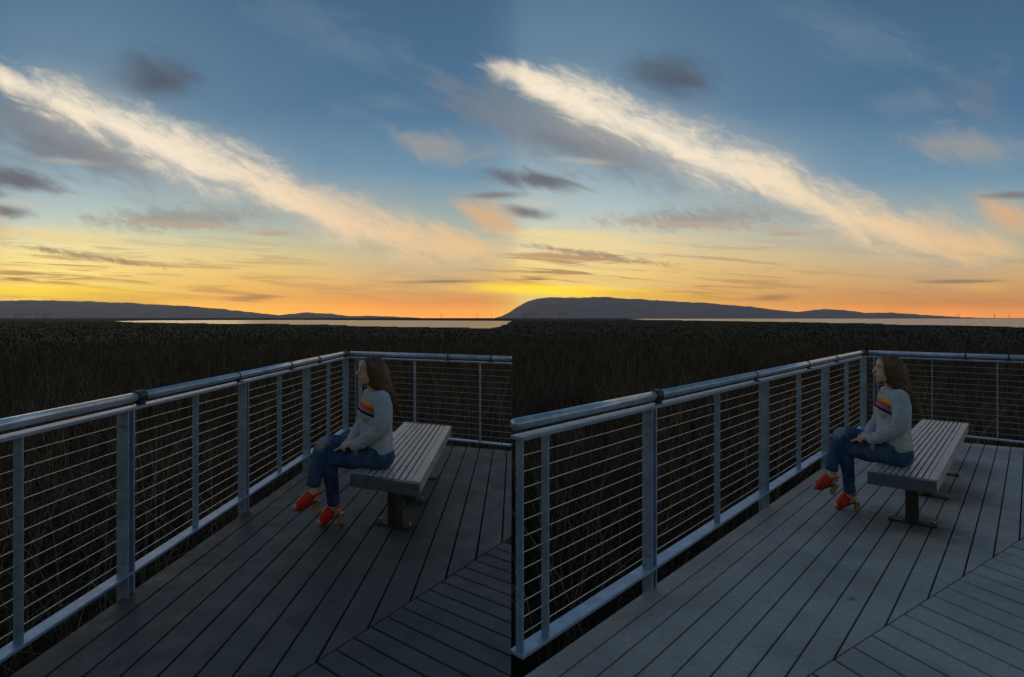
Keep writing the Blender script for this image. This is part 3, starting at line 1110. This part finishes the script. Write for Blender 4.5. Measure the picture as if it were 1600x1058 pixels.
def build_person():
    root = empty('person')
    wdir = (U(1386, 618, 0.15) - U(1407, 621, -0.13))
    wdir.z = 0
    wdir.normalize()
    ddir = Vector((-wdir.y, wdir.x, 0))
    if ddir.x > 0:
        ddir = -ddir                                     # chest direction
    up = Vector((0, 0, 1))
    legL = [U(1397, 705, -0.07), U(1365, 707, 0.05), U(1331, 706, 0.15), U(1329, 724, 0.18), U(1331, 746, 0.21), U(1333, 768, 0.24)]
    radL = [0.088, 0.080, 0.062, 0.056, 0.047, 0.040]
    legR = [U(1394, 702, 0.08), U(1358, 691, 0.16), U(1322, 684, 0.19), U(1315, 705, 0.16), U(1309, 722, 0.15), U(1306, 737, 0.15)]
    radR = [0.085, 0.076, 0.061, 0.061, 0.052, 0.041]
    armL = [U(1405, 623, -0.13), U(1407, 645, -0.185), U(1404, 667, -0.20), U(1385, 680, -0.14), U(1367, 688, -0.06)]
    radAL = [0.062, 0.059, 0.055, 0.048, 0.040]
    armR = [U(1387, 621, 0.13), U(1381, 640, 0.17), U(1375, 659, 0.18), U(1366, 671, 0.12), U(1361, 680, 0.06)]
    radAR = [0.058, 0.054, 0.050, 0.045, 0.038]
    torso = [((1391, 606, 0.0), 0.052, 0.058), ((1393, 611, 0.0), 0.068, 0.105), ((1396, 619, 0.0), 0.088, 0.150), ((1396.5, 630, 0.0), 0.100, 0.162),
             ((1395.5, 642, 0.0), 0.108, 0.163), ((1395.5, 656, 0.0), 0.106, 0.155), ((1396, 672, 0.0), 0.104, 0.150), ((1397, 686, 0.0), 0.108, 0.158),
             ((1398, 694, 0.0), 0.102, 0.155)]
    pelvis = [((1398, 686, 0.0), 0.085, 0.135), ((1399, 697, 0.0), 0.100, 0.155), ((1399, 708, 0.0), 0.108, 0.165), ((1398, 718, 0.0), 0.100, 0.155),
              ((1398, 722.0, 0.0), 0.085, 0.13)]
    # ---- body, one continuous skin
    bm = bmesh.new()
    loft(bm, [(U(*c), ddir * a * 0.80, wdir * b_ * 0.80) for c, a, b_ in torso])
    loft(bm, [(U(*c) + up * 0.012, ddir * a * 0.85, wdir * b_ * 0.85) for c, a, b_ in pelvis])
    limb(bm, legL, [r * 0.80 for r in radL[:-1]] + [0.030])
    limb(bm, legR, [r * 0.80 for r in radR[:-1]] + [0.031])
    limb(bm, armL, [r * 0.75 for r in radAL[:-1]] + [0.024])
    limb(bm, armR, [r * 0.75 for r in radAR[:-1]] + [0.024])
    # neck and head, in profile, looking to the left
    limb(bm, [U(1396, 612), U(1393.5, 602), U(1391, 592)], [0.055, 0.046, 0.048], 16)
    ell(bm, U(1392.5, 574), 0.086, 0.072, 0.082)
    ell(bm, U(1382, 578), 0.054, 0.058, 0.078)
    ell(bm, U(1381, 569.5), 0.046, 0.058, 0.045)
    ell(bm, U(1381, 586, -0.022), 0.038, 0.034, 0.042)
    ell(bm, U(1381, 586, 0.022), 0.038, 0.034, 0.042)
    ell(bm, U(1376.0, 592.5), 0.024, 0.026, 0.023)
    ell(bm, U(1374.3, 595.3), 0.017, 0.020, 0.015)
    for sg in (-1, 1):
        limb(bm, [U(1377, 594, 0.016 * sg), U(1386, 591.5, 0.044 * sg), U(1392, 584, 0.056 * sg)], [0.018, 0.018, 0.016], 10)
        ell(bm, U(1374.3, 572.3, 0.028 * sg), 0.013, 0.024, 0.008)
        ell(bm, U(1393, 579.5, 0.074 * sg), 0.020, 0.008, 0.031)
    limb(bm, [U(1373.0, 573.0), U(1370.0, 578), U(1367.4, 581.4)], [0.010, 0.0115, 0.0128], 10)
    ell(bm, U(1371.5, 582.6), 0.014, 0.017, 0.008)
    ell(bm, U(1371.3, 587.2), 0.012, 0.020, 0.0065)
    ell(bm, U(1371.8, 589.8), 0.012, 0.018, 0.0065)
    # hands folded in the lap
    hand(bm, U(1366, 688, -0.055), U(1357.5, 686.5, -0.02),
         [U(1353.0, 682.6, 0.025), U(1351.8, 684.6, 0.004), U(1352.0, 686.8, -0.017), U(1353.2, 689.0, -0.036)],
         [U(1347.0, 683.8, 0.032), U(1345.4, 686.0, 0.010), U(1345.9, 688.6, -0.012), U(1348.2, 691.0, -0.033)],
         [U(1345.6, 690.4, 0.034), U(1344.6, 692.6, 0.012), U(1346.0, 694.2, -0.010), U(1349.2, 695.4, -0.031)],
         [U(1360, 683.8, 0.0), U(1355.5, 680.2, 0.03), U(1350.5, 679.8, 0.045)])
    hand(bm, U(1361, 680, 0.06), U(1353.0, 688.0, 0.06),
         [U(1348.5, 688.5, 0.030), U(1347.5, 688.8, 0.052), U(1347.8, 688.6, 0.074), U(1349.0, 688.2, 0.094)],
         [U(1341.5, 691.2, 0.032), U(1340.0, 691.3, 0.056), U(1340.8, 691.0, 0.079), U(1343.0, 690.4, 0.099)],
         [U(1336.2, 694.0, 0.034), U(1334.5, 694.0, 0.058), U(1335.6, 693.8, 0.082), U(1339.0, 692.8, 0.103)],
         [U(1355, 686.0, 0.035), U(1350, 687.0, 0.014), U(1345.0, 690.0, 0.006)])
    # feet
    limb(bm, [U(1306, 741, 0.15), U(1308, 751, 0.15), U(1311, 757, 0.15)], [0.030, 0.028, 0.026], 12)
    limb(bm, [U(1306, 750, 0.15), U(1297, 760, 0.155), U(1287, 767.5, 0.16), U(1278.5, 768.8, 0.165)], [0.030, 0.031, 0.026, 0.014], 12)
    limb(bm, [U(1333, 770, 0.24), U(1336, 778, 0.24), U(1340, 783, 0.24)], [0.029, 0.028, 0.026], 12)
    limb(bm, [U(1333, 777, 0.24), U(1326, 787, 0.25), U(1318, 794.5, 0.26), U(1312.5, 796.0, 0.27)], [0.030, 0.031, 0.026, 0.014], 12)
    remeshed('body', bm, 0.0052, MAT['skin'], root, 3, 0.45)

    # ---- eyes, brows, lips
    for sg in (-1, 1):
        bm = bmesh.new()
        ell(bm, U(1374.9, 575.8, 0.029 * sg), 0.0095, 0.0125, 0.0062, 12)
        e_ = link_bm('eye', bm, MAT['eye'], root, True)
        bm = bmesh.new()
        ell(bm, U(1373.3, 575.7, 0.029 * sg), 0.004, 0.006, 0.005, 10)
        link_bm('iris', bm, MAT['iris'], e_, True)
        bm = bmesh.new()
        limb(bm, [U(1371.8, 571.6, 0.016 * sg), U(1372.6, 570.6, 0.03 * sg), U(1375.8, 571.6, 0.048 * sg)], [0.003, 0.0036, 0.002], 6, 3)
        link_bm('eyebrow', bm, MAT['brow'], root, True)
    bm = bmesh.new()
    ell(bm, U(1370.3, 587.4), 0.010, 0.018, 0.0048, 12)
    ell(bm, U(1370.8, 589.7), 0.010, 0.016, 0.0050, 12)
    link_bm('lips', bm, MAT['lip'], root, True)

    # ---- sweater
    bm = bmesh.new()
    loft(bm, [(U(*c), ddir * a, wdir * b_) for c, a, b_ in torso], 28)
    ell(bm, U(1383.0, 641, -0.07), 0.056, 0.060, 0.062)
    ell(bm, U(1379.0, 640, 0.06), 0.056, 0.060, 0.062)
    sw = remeshed('sweater', bm, 0.007, sweater_material(), root, 6)
    dt = bpy.data.textures.new('cloth_folds', 'CLOUDS')
    dt.noise_scale = 0.07
    for nm, pts, rad in (('sleeve', armL, radAL), ('sleeve', armR, radAR)):
        bm = bmesh.new()
        limb(bm, pts, rad, 18, 6)
        limb(bm, [pts[0] + (U(1396, 622) - pts[0]) * 0.5, pts[0]], [rad[0] * 1.05, rad[0]], 16)
        d_ = (pts[-1] - pts[-2]).normalized()
        sl = remeshed(nm, bm, 0.007, MAT['sleeve'], root, 4)
        me = sl.data
        for v in me.vertices:        # folds across the arm
            n_ = mnoise.noise(v.co * 17.0) * 0.006 + mnoise.noise(v.co * 38.0) * 0.0025
            v.co += v.normal * n_
        bm = bmesh.new()
        bm_tube(bm, [pts[-1] - d_ * 0.012, pts[-1] + d_ * 0.004, pts[-1] + d_ * 0.034, pts[-1] + d_ * 0.040], [rad[-1] * 1.03, rad[-1] * 1.05, rad[-1] * 0.92, rad[-1] * 0.7], 18)
        link_bm('cuff', bm, MAT['sleeve'], sl, True)
    for v in sw.data.vertices:
        n_ = mnoise.noise(v.co * 11.0) * 0.005 + mnoise.noise(Vector((v.co.x, v.co.y, v.co.z * 2.2)) * 20.0) * 0.003
        v.co += v.normal * n_
    bm = bmesh.new()
    c, a, b_ = torso[-1]
    rows = []
    for dz_, k in ((0.010, 1.035), (-0.004, 1.045), (-0.024, 1.015), (-0.032, 0.97)):
        rows.append((U(*c) + up * dz_, ddir * a * k, wdir * b_ * k))
    loft(bm, rows, 28)
    link_bm('hem', bm, MAT['sleeve'], sw, True)
    bm = bmesh.new()
    ring = [U(1391.5, 609) + ddir * 0.060 * math.cos(k / 20 * 2 * math.pi) + wdir * 0.070 * math.sin(k / 20 * 2 * math.pi)
            - up * (0.018 * math.cos(k / 20 * 2 * math.pi)) for k in range(21)]
    bm_tube(bm, ring, 0.009, 8, False)
    link_bm('collar', bm, MAT['sleeve'], sw, True)

    # ---- jeans
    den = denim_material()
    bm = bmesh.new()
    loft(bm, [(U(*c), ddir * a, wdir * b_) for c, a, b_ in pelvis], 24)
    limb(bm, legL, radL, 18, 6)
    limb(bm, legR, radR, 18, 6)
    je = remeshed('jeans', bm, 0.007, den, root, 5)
    for v in je.data.vertices:
        n_ = mnoise.noise(v.co * 14.0) * 0.005 + mnoise.noise(v.co * 30.0) * 0.003
        v.co += v.normal * n_
    for leg, rad in ((legL, radL), (legR, radR)):
        d_ = (leg[-1] - leg[-2]).normalized()
        bm = bmesh.new()
        r = rad[-1]
        bm_tube(bm, [leg[-1] - d_ * 0.022, leg[-1] - d_ * 0.018, leg[-1] + d_ * 0.020, leg[-1] + d_ * 0.026, leg[-1] + d_ * 0.014],
                [r * 1.06, r * 1.17, r * 1.14, r * 1.02, r * 0.8], 16)
        link_bm('jeans_cuff', bm, den, je, True)

    # ---- shoes
    def shoe(ankle, inst, ball, toe, heel, blk_top, blk_bot, strap_top):
        fw = (toe - heel)
        side = Vector((-fw.y, fw.x, 0)).normalized()
        bm = bmesh.new()                                    # upper: wraps instep and ball
        rows = []
        path = [inst.lerp(ankle, 0.30), inst.lerp(ball, 0.45), ball, ball.lerp(toe, 0.8)]
        for i, (c, rr) in enumerate(zip(path, (0.037, 0.043, 0.040, 0.030))):
            dd = (path[min(i + 1, 3)] - path[max(i - 1, 0)]).normalized()
            nn = side.cross(dd).normalized()
            rows.append((c + nn * 0.0 + up * 0.004, side * rr * 1.02, nn * rr * 1.08))
        loft(bm, rows, 18)
        sh = remeshed('shoe', bm, 0.006, MAT['red'], root, 3)
        # sole follows toe, ball and arch up to the heel
        bm = bmesh.new()
        spts = [toe + up * -0.018 + (toe - ball).normalized() * 0.012, ball.lerp(toe, 0.4) + up * -0.029, ball - up * 0.036,
                ball.lerp(heel, 0.5) - up * 0.026, heel - up * 0.020]
        rows = []
        for i, (c, hw) in enumerate(zip(spts, (0.018, 0.033, 0.037, 0.030, 0.029))):
            dd = (spts[min(i + 1, 4)] - spts[max(i - 1, 0)]).normalized()
            nn = side.cross(dd).normalized()
            rows.append((c, side * hw, nn * 0.006))
        loft(bm, rows, 14)
        link_bm('sole', bm, MAT['sole'], sh, True)
        bm = bmesh.new()
        ax = (blk_bot - blk_top)
        L = ax.length
        ax.normalize()
        fdir = (fw - ax * fw.dot(ax)).normalized()
        loft(bm, [(blk_top, fdir * 0.029, side * 0.027), (blk_top + ax * L * 0.4, fdir * 0.021, side * 0.022),
                  (blk_bot, fdir * 0.019, side * 0.021)], 12)
        link_bm('heel', bm, MAT['heel'], sh)
        bm = bmesh.new()
        pts = []
        for k in range(13):
            a = -math.pi / 2 + math.pi * k / 12
            bk = (heel - inst)
            bk.z = 0
            bk.normalize()
            pts.append(strap_top.lerp(inst, 0.35) + side * 0.036 * math.sin(a) + bk * 0.042 * math.cos(a) + up * 0.006 * math.cos(a))
        bm_tube(bm, pts, 0.0065, 6)
        link_bm('ankle_strap', bm, MAT['red'], sh, True)

    shoe(U(1306, 745, 0.15), U(1300.5, 756.5, 0.152), U(1289, 767, 0.16), U(1280, 769, 0.165), U(1312, 759.5, 0.15),
         U(1311.5, 763.5, 0.15), U(1306.0, 781.0, 0.15), U(1310, 752.5, 0.15))
    shoe(U(1333, 772, 0.24), U(1329, 782, 0.245), U(1320, 793.5, 0.258), U(1314.5, 796, 0.265), U(1342, 783.5, 0.24),
         U(1344, 787.5, 0.24), U(1344.0, 803.0, 0.24), U(1338, 775, 0.24))

    # ---- hair: a full fall with loose strands
    Fp = [(1377.5, 559.0), (1379.5, 568), (1381.5, 581), (1383.5, 592), (1389, 603), (1402, 613), (1415, 626), (1426, 642)]
    Bp = [(1387, 554.8), (1401, 558), (1410.5, 568), (1415.5, 582), (1418.5, 598), (1423.5, 612), (1428, 627), (1431, 642)]
    Ay = [0.030, 0.075, 0.086, 0.086, 0.083, 0.078, 0.062, 0.030]

    def hp(tt, o_, sg, k=1.0):
        i = min(int(tt), 6)
        f_ = tt - i

        def L_(T):
            return [T[i][j] + (T[i + 1][j] - T[i][j]) * f_ for j in (0, 1)]
        a, b_ = L_(Fp), L_(Bp)
        am = Ay[i] + (Ay[i + 1] - Ay[i]) * f_
        cx, cy = (a[0] + b_[0]) / 2, (a[1] + b_[1]) / 2
        th = math.pi * (1 - o_)
        c, s_ = math.cos(th), math.sin(th)
        return U(cx + (b_[0] - a[0]) / 2 * c * k, cy + (b_[1] - a[1]) / 2 * c * k, sg * am * s_ ** 0.8 * k)
    bm = bmesh.new()
    n = 22
    rows = []
    for j in range(0, 29):
        tt = 7 * j / 28
        row = [hp(tt, k / n, -1, 0.96) for k in range(n + 1)] + [hp(tt, k / n, 1, 0.96) for k in range(n - 1, 0, -1)]
        rows.append([bm.verts.new(v) for v in row])
    m_ = len(rows[0])
    for a, b_ in zip(rows, rows[1:]):
        for k in range(m_):
            bm.faces.new((a[k], a[(k + 1) % m_], b_[(k + 1) % m_], b_[k]))
    bm.faces.new(rows[0])
    bm.faces.new(list(reversed(rows[-1])))
    bmesh.ops.recalc_face_normals(bm, faces=bm.faces)
    hr = link_bm('hair', bm, MAT['hair'], root, True)
    bm = bmesh.new()
    rr = random.Random(5)
    for i in range(300):
        sg = -1 if i % 3 else 1
        o_ = rr.random()
        t0 = rr.uniform(0.0, 1.6)
        t1 = rr.uniform(5.6, 7.0)
        ph, ph2 = rr.random() * 6.28, rr.random() * 6.28
        pts, rad = [], []
        drift = rr.uniform(-0.16, 0.16)
        lift = rr.uniform(0.97, 1.035)
        for k in range(12):
            tt = t0 + (t1 - t0) * k / 11
            oo = min(0.995, max(0.005, o_ + drift * (k / 11) + 0.03 * math.sin(ph + tt * 1.3)))
            pts.append(hp(tt, oo, sg, lift + 0.015 * math.sin(ph2 + tt * 2.0)) + Vector((0.004 * math.sin(ph + tt), 0, -0.012 * (k / 11) ** 3)))
            rad.append(0.0046 * (1 - 0.75 * (k / 11) ** 2) * (0.4 + 0.6 * min(1, k / 2)))
        bm_tube(bm, pts, rad, 5)
    so = link_bm('hair_strands', bm, MAT['hair'], root, True)
    so['kind'] = 'stuff'
    return root


def copy_tree(o_, parent=None):
    c = o_.copy()
    C.objects.link(c)
    c.parent = parent
    for ch in [x for x in bpy.data.objects if x.parent == o_]:
        copy_tree(ch, c)
    return c


person = build_person()


def place(root, wg, xs=1.0):
    # same bearing to the eye as the seat it sits on
    px = 1398 + wg.dx
    D = F * (H - 0.45) / (722.0 + wg.dy - YH) * (D_REF / (F * (H - 0.45) / (722.0 - YH)))
    th = math.atan((px - 800) / F)
    th0 = math.atan((1398 - PX0) / F)
    root.location = ((px - 800) / F * D, D, 0)
    root.rotation_euler = (0, 0, -(th - th0))
    root.scale = (xs, 1, 1)


person2 = copy_tree(person)
place(person, RIGHT, 0.92)
place(person2, LEFT, 1.0)
tag(person, 'long-haired person in grey striped sweater seated on the bench of the pale right deck', 'person')
tag(person2, 'long-haired person in grey striped sweater seated on the bench of the dimmed left deck', 'person')


# ------------------------------------------------------------------ marsh reeds
def deck_test():
    data = []
    for wg, right in ((RIGHT, True), (LEFT, False)):
        e0, e1 = wg.P(806, 1024, 0.12), wg.P(1341, 672, 0.12)
        b0, b1 = wg.P(1350, 664.7, 0.12), wg.P(1600, 690.3, 0.12)
        ins = wg.P(1300, 900)
        ne, nb = line_normal(e0, e1, ins), line_normal(b0, b1, ins)
        data.append((np.array([e0.x, e0.y]), np.array(ne), np.array([b0.x, b0.y]), np.array(nb), right))

    def f(x, y, margin):
        hit = np.zeros(len(x), bool)
        for e, ne, b_, nb, right in data:
            d1 = (x - e[0]) * ne[0] + (y - e[1]) * ne[1]
            d2 = (x - b_[0]) * nb[0] + (y - b_[1]) * nb[1]
            k = (d1 > -margin) & (d2 > -margin)
            k &= (x > -margin) if right else (x < margin * 0.8)
            hit |= k
        return hit
    return f


on_deck = deck_test()


def reeds(name, N, rmin, rmax, hfun, wfun, lean, seed, colour_mat, amax=50, segs=3, margin=0.22):
    g = np.random.default_rng(seed)
    r = np.exp(g.uniform(np.log(rmin), np.log(rmax), N))
    a = np.radians(g.uniform(-amax, amax, N))
    x, y = r * np.sin(a), r * np.cos(a)
    keep = ~on_deck(x, y, margin)
    px = 800 + F * x / np.maximum(y, 0.1)
    for i in np.where(keep & (y > 90))[0]:
        sh = shore(px[i])
        if sh and sh[0] * 0.86 < y[i] < sh[1] * 1.02:
            keep[i] = False
    # clumping
    cl = np.array([mnoise.noise((xx * 0.55, yy * 0.55, seed * 1.0)) for xx, yy in zip(x, y)])
    keep &= (cl + g.uniform(-0.5, 0.6, N)) > -0.25
    x, y, r, cl = x[keep], y[keep], r[keep], cl[keep]
    n = len(x)
    z0 = np.array([ground_z(xx, yy) for xx, yy in zip(x, y)])
    h = hfun(r, g, n) * (1 + 0.3 * cl)
    wd = wfun(r, g, n)
    ang = g.uniform(0, 2 * np.pi, n)
    ln = np.abs(g.normal(0, lean, n)) + 0.05
    broken = g.random(n) < 0.12
    ln = np.where(broken, ln + g.uniform(0.5, 1.4, n), ln)
    lx, ly = np.cos(ang) * ln * h, np.sin(ang) * ln * h
    wa = g.uniform(0, np.pi, n)
    wx, wy = np.cos(wa) * wd, np.sin(wa) * wd
    ts = np.linspace(0, 1, segs + 1)
    V = np.zeros((n, 2 * segs + 1, 3))
    for k, t_ in enumerate(ts):
        bend = t_ ** 2.2
        cx = x + lx * bend
        cy = y + ly * bend
        cz = z0 + h * (t_ - 0.28 * np.minimum(ln, 1.6) * bend)
        sc = 1 - 0.75 * t_
        if k < segs:
            V[:, 2 * k] = np.stack([cx - wx * sc, cy - wy * sc, cz], 1)
            V[:, 2 * k + 1] = np.stack([cx + wx * sc, cy + wy * sc, cz], 1)
        else:
            V[:, 2 * k] = np.stack([cx, cy, cz], 1)
    nv = 2 * segs + 1
    quads = []
    base = np.arange(n) * nv
    loops, starts, totals = [], [], []
    fq = []
    for k in range(segs - 1):
        fq.append(np.stack([base + 2 * k, base + 2 * k + 1, base + 2 * k + 3, base + 2 * k + 2], 1))
    Q = np.concatenate(fq) if fq else np.zeros((0, 4), int)
    T = np.stack([base + 2 * segs - 2, base + 2 * segs - 1, base + 2 * segs], 1)
    me = bpy.data.meshes.new(name)
    me.vertices.add(n * nv)
    me.vertices.foreach_set('co', V.reshape(-1))
    nl = Q.size + T.size
    me.loops.add(nl)
    me.loops.foreach_set('vertex_index', np.concatenate([Q.reshape(-1), T.reshape(-1)]).astype(np.int32))
    me.polygons.add(len(Q) + len(T))
    st = np.concatenate([np.arange(len(Q)) * 4, Q.size + np.arange(len(T)) * 3]).astype(np.int32)
    me.polygons.foreach_set('loop_start', st)
    me.update(calc_edges=True)
    at = me.attributes.new('tint', 'FLOAT', 'POINT')
    tint = np.clip(g.normal(0.45, 0.25, n) + 0.15 * cl, 0, 1)
    at.data.foreach_set('value', np.repeat(tint, nv).astype(np.float32))
    me.materials.append(colour_mat)
    o = bpy.data.objects.new(name, me)
    C.objects.link(o)
    return o


def reed_material(name, dark, mid, light):
    m, t, b = principled(name)
    at = t.n('ShaderNodeAttribute', attribute_name='tint')
    pos = t.n('ShaderNodeNewGeometry').outputs['Position']
    nz = t.noise(pos, 0.25, 4.0)
    c_ = t.ramp(at.outputs['Fac'], [(0.0, dark), (0.55, mid), (1.0, light)])
    c_ = t.mix(t.m('MULTIPLY', t.smooth(nz, 0.35, 0.7), 0.4), c_, dark)
    t.link(c_, b.inputs['Base Color'])
    b.inputs['Roughness'].default_value = 0.8
    b.inputs['Specular IOR Level'].default_value = 0.15
    return m


brown = reed_material('dry_reed', (0.035, 0.022, 0.015, 1), (0.12, 0.074, 0.048, 1), (0.34, 0.24, 0.16, 1))
pale = reed_material('pale_stalk', (0.16, 0.11, 0.075, 1), (0.34, 0.25, 0.17, 1), (0.55, 0.44, 0.31, 1))
green = reed_material('green_reed', (0.016, 0.022, 0.009, 1), (0.032, 0.045, 0.017, 1), (0.055, 0.07, 0.028, 1))

o = reeds('reeds', 60000, 1.6, 14, lambda r, g, n: g.uniform(0.55, 1.35, n) * np.clip(0.75 + r * 0.03, 0.75, 1.05), lambda r, g, n: g.uniform(0.0012, 0.0034, n) + r * 0.00018, 0.65, 21, brown, 54, 4)
tag(o, 'tangle of dry brown reeds close around the decks', 'reeds', kind='stuff')
o = reeds('reeds', 80000, 12, 60, lambda r, g, n: g.uniform(0.5, 1.2, n) * np.clip(1.1 - r * 0.008, 0.55, 1.1), lambda r, g, n: 0.003 + r * 0.0004, 0.55, 22, brown, 50, 2)
tag(o, 'dark band of dry brown reeds in the middle distance', 'reeds', kind='stuff')
o = reeds('reed_stalks', 3600, 1.9, 16, lambda r, g, n: g.uniform(0.9, 1.75, n), lambda r, g, n: 0.0028 + r * 0.00022, 0.42, 31, pale, 54, 4)
tag(o, 'taller pale dead stalks standing out of the brown reeds', 'reeds', kind='stuff')
o = reeds('marsh_grass', 50000, 50, 420, lambda r, g, n: g.uniform(0.08, 0.34, n), lambda r, g, n: r * 0.0011, 0.25, 23, green, 48, 2)
tag(o, 'low dark green marsh plants along the near shore', 'marsh plants', kind='stuff')


# ------------------------------------------------------------------ far things
def pylon(px, D, hpx, label):
    hh = hpx / F * D
    root_z = ground_z((px - 800) / F * D, D)
    bm = bmesh.new()
    wq = hh * 0.10
    for sx in (-1, 1):
        for sy in (-1, 1):
            bm_tube(bm, [(sx * wq, sy * wq, 0), (sx * wq * 0.3, sy * wq * 0.3, hh * 0.65), (0, 0, hh)], [hh * 0.012] * 3, 4)
    for z, L in ((0.66, 0.22), (0.78, 0.18), (0.90, 0.14)):
        bm_box(bm, (0, 0, hh * z), (hh * L, 0, 0), (0, hh * 0.012, 0), (0, 0, hh * 0.012))
    for k in range(5):
        z0_, z1_ = hh * 0.12 * k, hh * 0.12 * (k + 1)
        a0 = wq * (1 - 0.7 * (z0_ / (hh * 0.65)))
        a1 = wq * (1 - 0.7 * (z1_ / (hh * 0.65)))
        bm_tube(bm, [(-a0, -a0, z0_), (a1, -a1, z1_)], hh * 0.008, 4)
        bm_tube(bm, [(a0, -a0, z0_), (-a1, -a1, z1_)], hh * 0.008, 4)
    o = link_bm('power_pylon', bm, MAT['pylon'])
    o.location = ((px - 800) / F * D, D, root_z - 0.2)
    tag(o, label, 'pylon', 'power pylons on the far shore')


for wg, nm, D in ((RIGHT, 'right', 3600), (LEFT, 'left', 2600)):
    pylon(1498 + wg.dx, D, 7.5, 'leftmost tiny power pylon on the horizon at the %s end of the bay' % nm)
    pylon(1554 + wg.dx, D, 8.0, 'middle tiny power pylon on the horizon at the %s end of the bay' % nm)
    pylon(1577 + wg.dx, D, 6.5, 'rightmost tiny power pylon on the horizon at the %s end of the bay' % nm)


def far_building(px, D, wpx, hpx, label):
    wd, hh = wpx / F * D, hpx / F * D
    x = (px - 800) / F * D
    o = empty('far_building', (x, D, ground_z(x, D) - 0.3))
    bm = bmesh.new()
    bm_box(bm, (0, 0, hh * 0.5), (wd / 2, 0, 0), (0, wd * 0.22, 0), (0, 0, hh * 0.5))
    link_bm('wall', bm, MAT['far_wall'], o)
    bm = bmesh.new()
    bm_box(bm, (0, 0, hh * 1.03), (wd / 2 * 1.02, 0, 0), (0, wd * 0.23, 0), (0, 0, hh * 0.03))
    bm_box(bm, (wd * 0.15, 0, hh * 1.15), (wd * 0.1, 0, 0), (0, wd * 0.08, 0), (0, 0, hh * 0.09))
    link_bm('roof', bm, MAT['hill'], o)
    tag(o, label, 'building', 'far buildings below the ridge')


far_building(830, 2400, 26, 6.5, 'wide pale far building low under the right ridge, nearest its left end')
far_building(878, 2500, 17, 7.0, 'small pale far building low under the right ridge, right of the wide one')
far_building(38, 2400, 26, 6.0, 'wide pale far building low under the left ridge, nearest its left end')
far_building(78, 2500, 15, 6.5, 'small pale far building low under the left ridge, right of the wide one')


# ------------------------------------------------------------------ evening haze over marsh and hills
bm = bmesh.new()
bm_box(bm, (0, 0, 225.0), (10800, 0, 0), (0, 10800, 0), (0, 0, 235.0))
m = bpy.data.materials.new('haze')
m.use_nodes = True
m.node_tree.nodes.clear()
t = NT(m.node_tree)
pv = t.n('ShaderNodeVolumePrincipled')
pv.inputs['Color'].default_value = (0.93, 0.86, 0.86, 1)
pv.inputs['Density'].default_value = 0.000045
pv.inputs['Anisotropy'].default_value = 0.55
om = t.n('ShaderNodeOutputMaterial')
t.link(pv.outputs[0], om.inputs['Volume'])
hz = link_bm('haze', bm, m)
tag(hz, 'thin evening haze over the marsh and the hills', 'haze', kind='stuff')
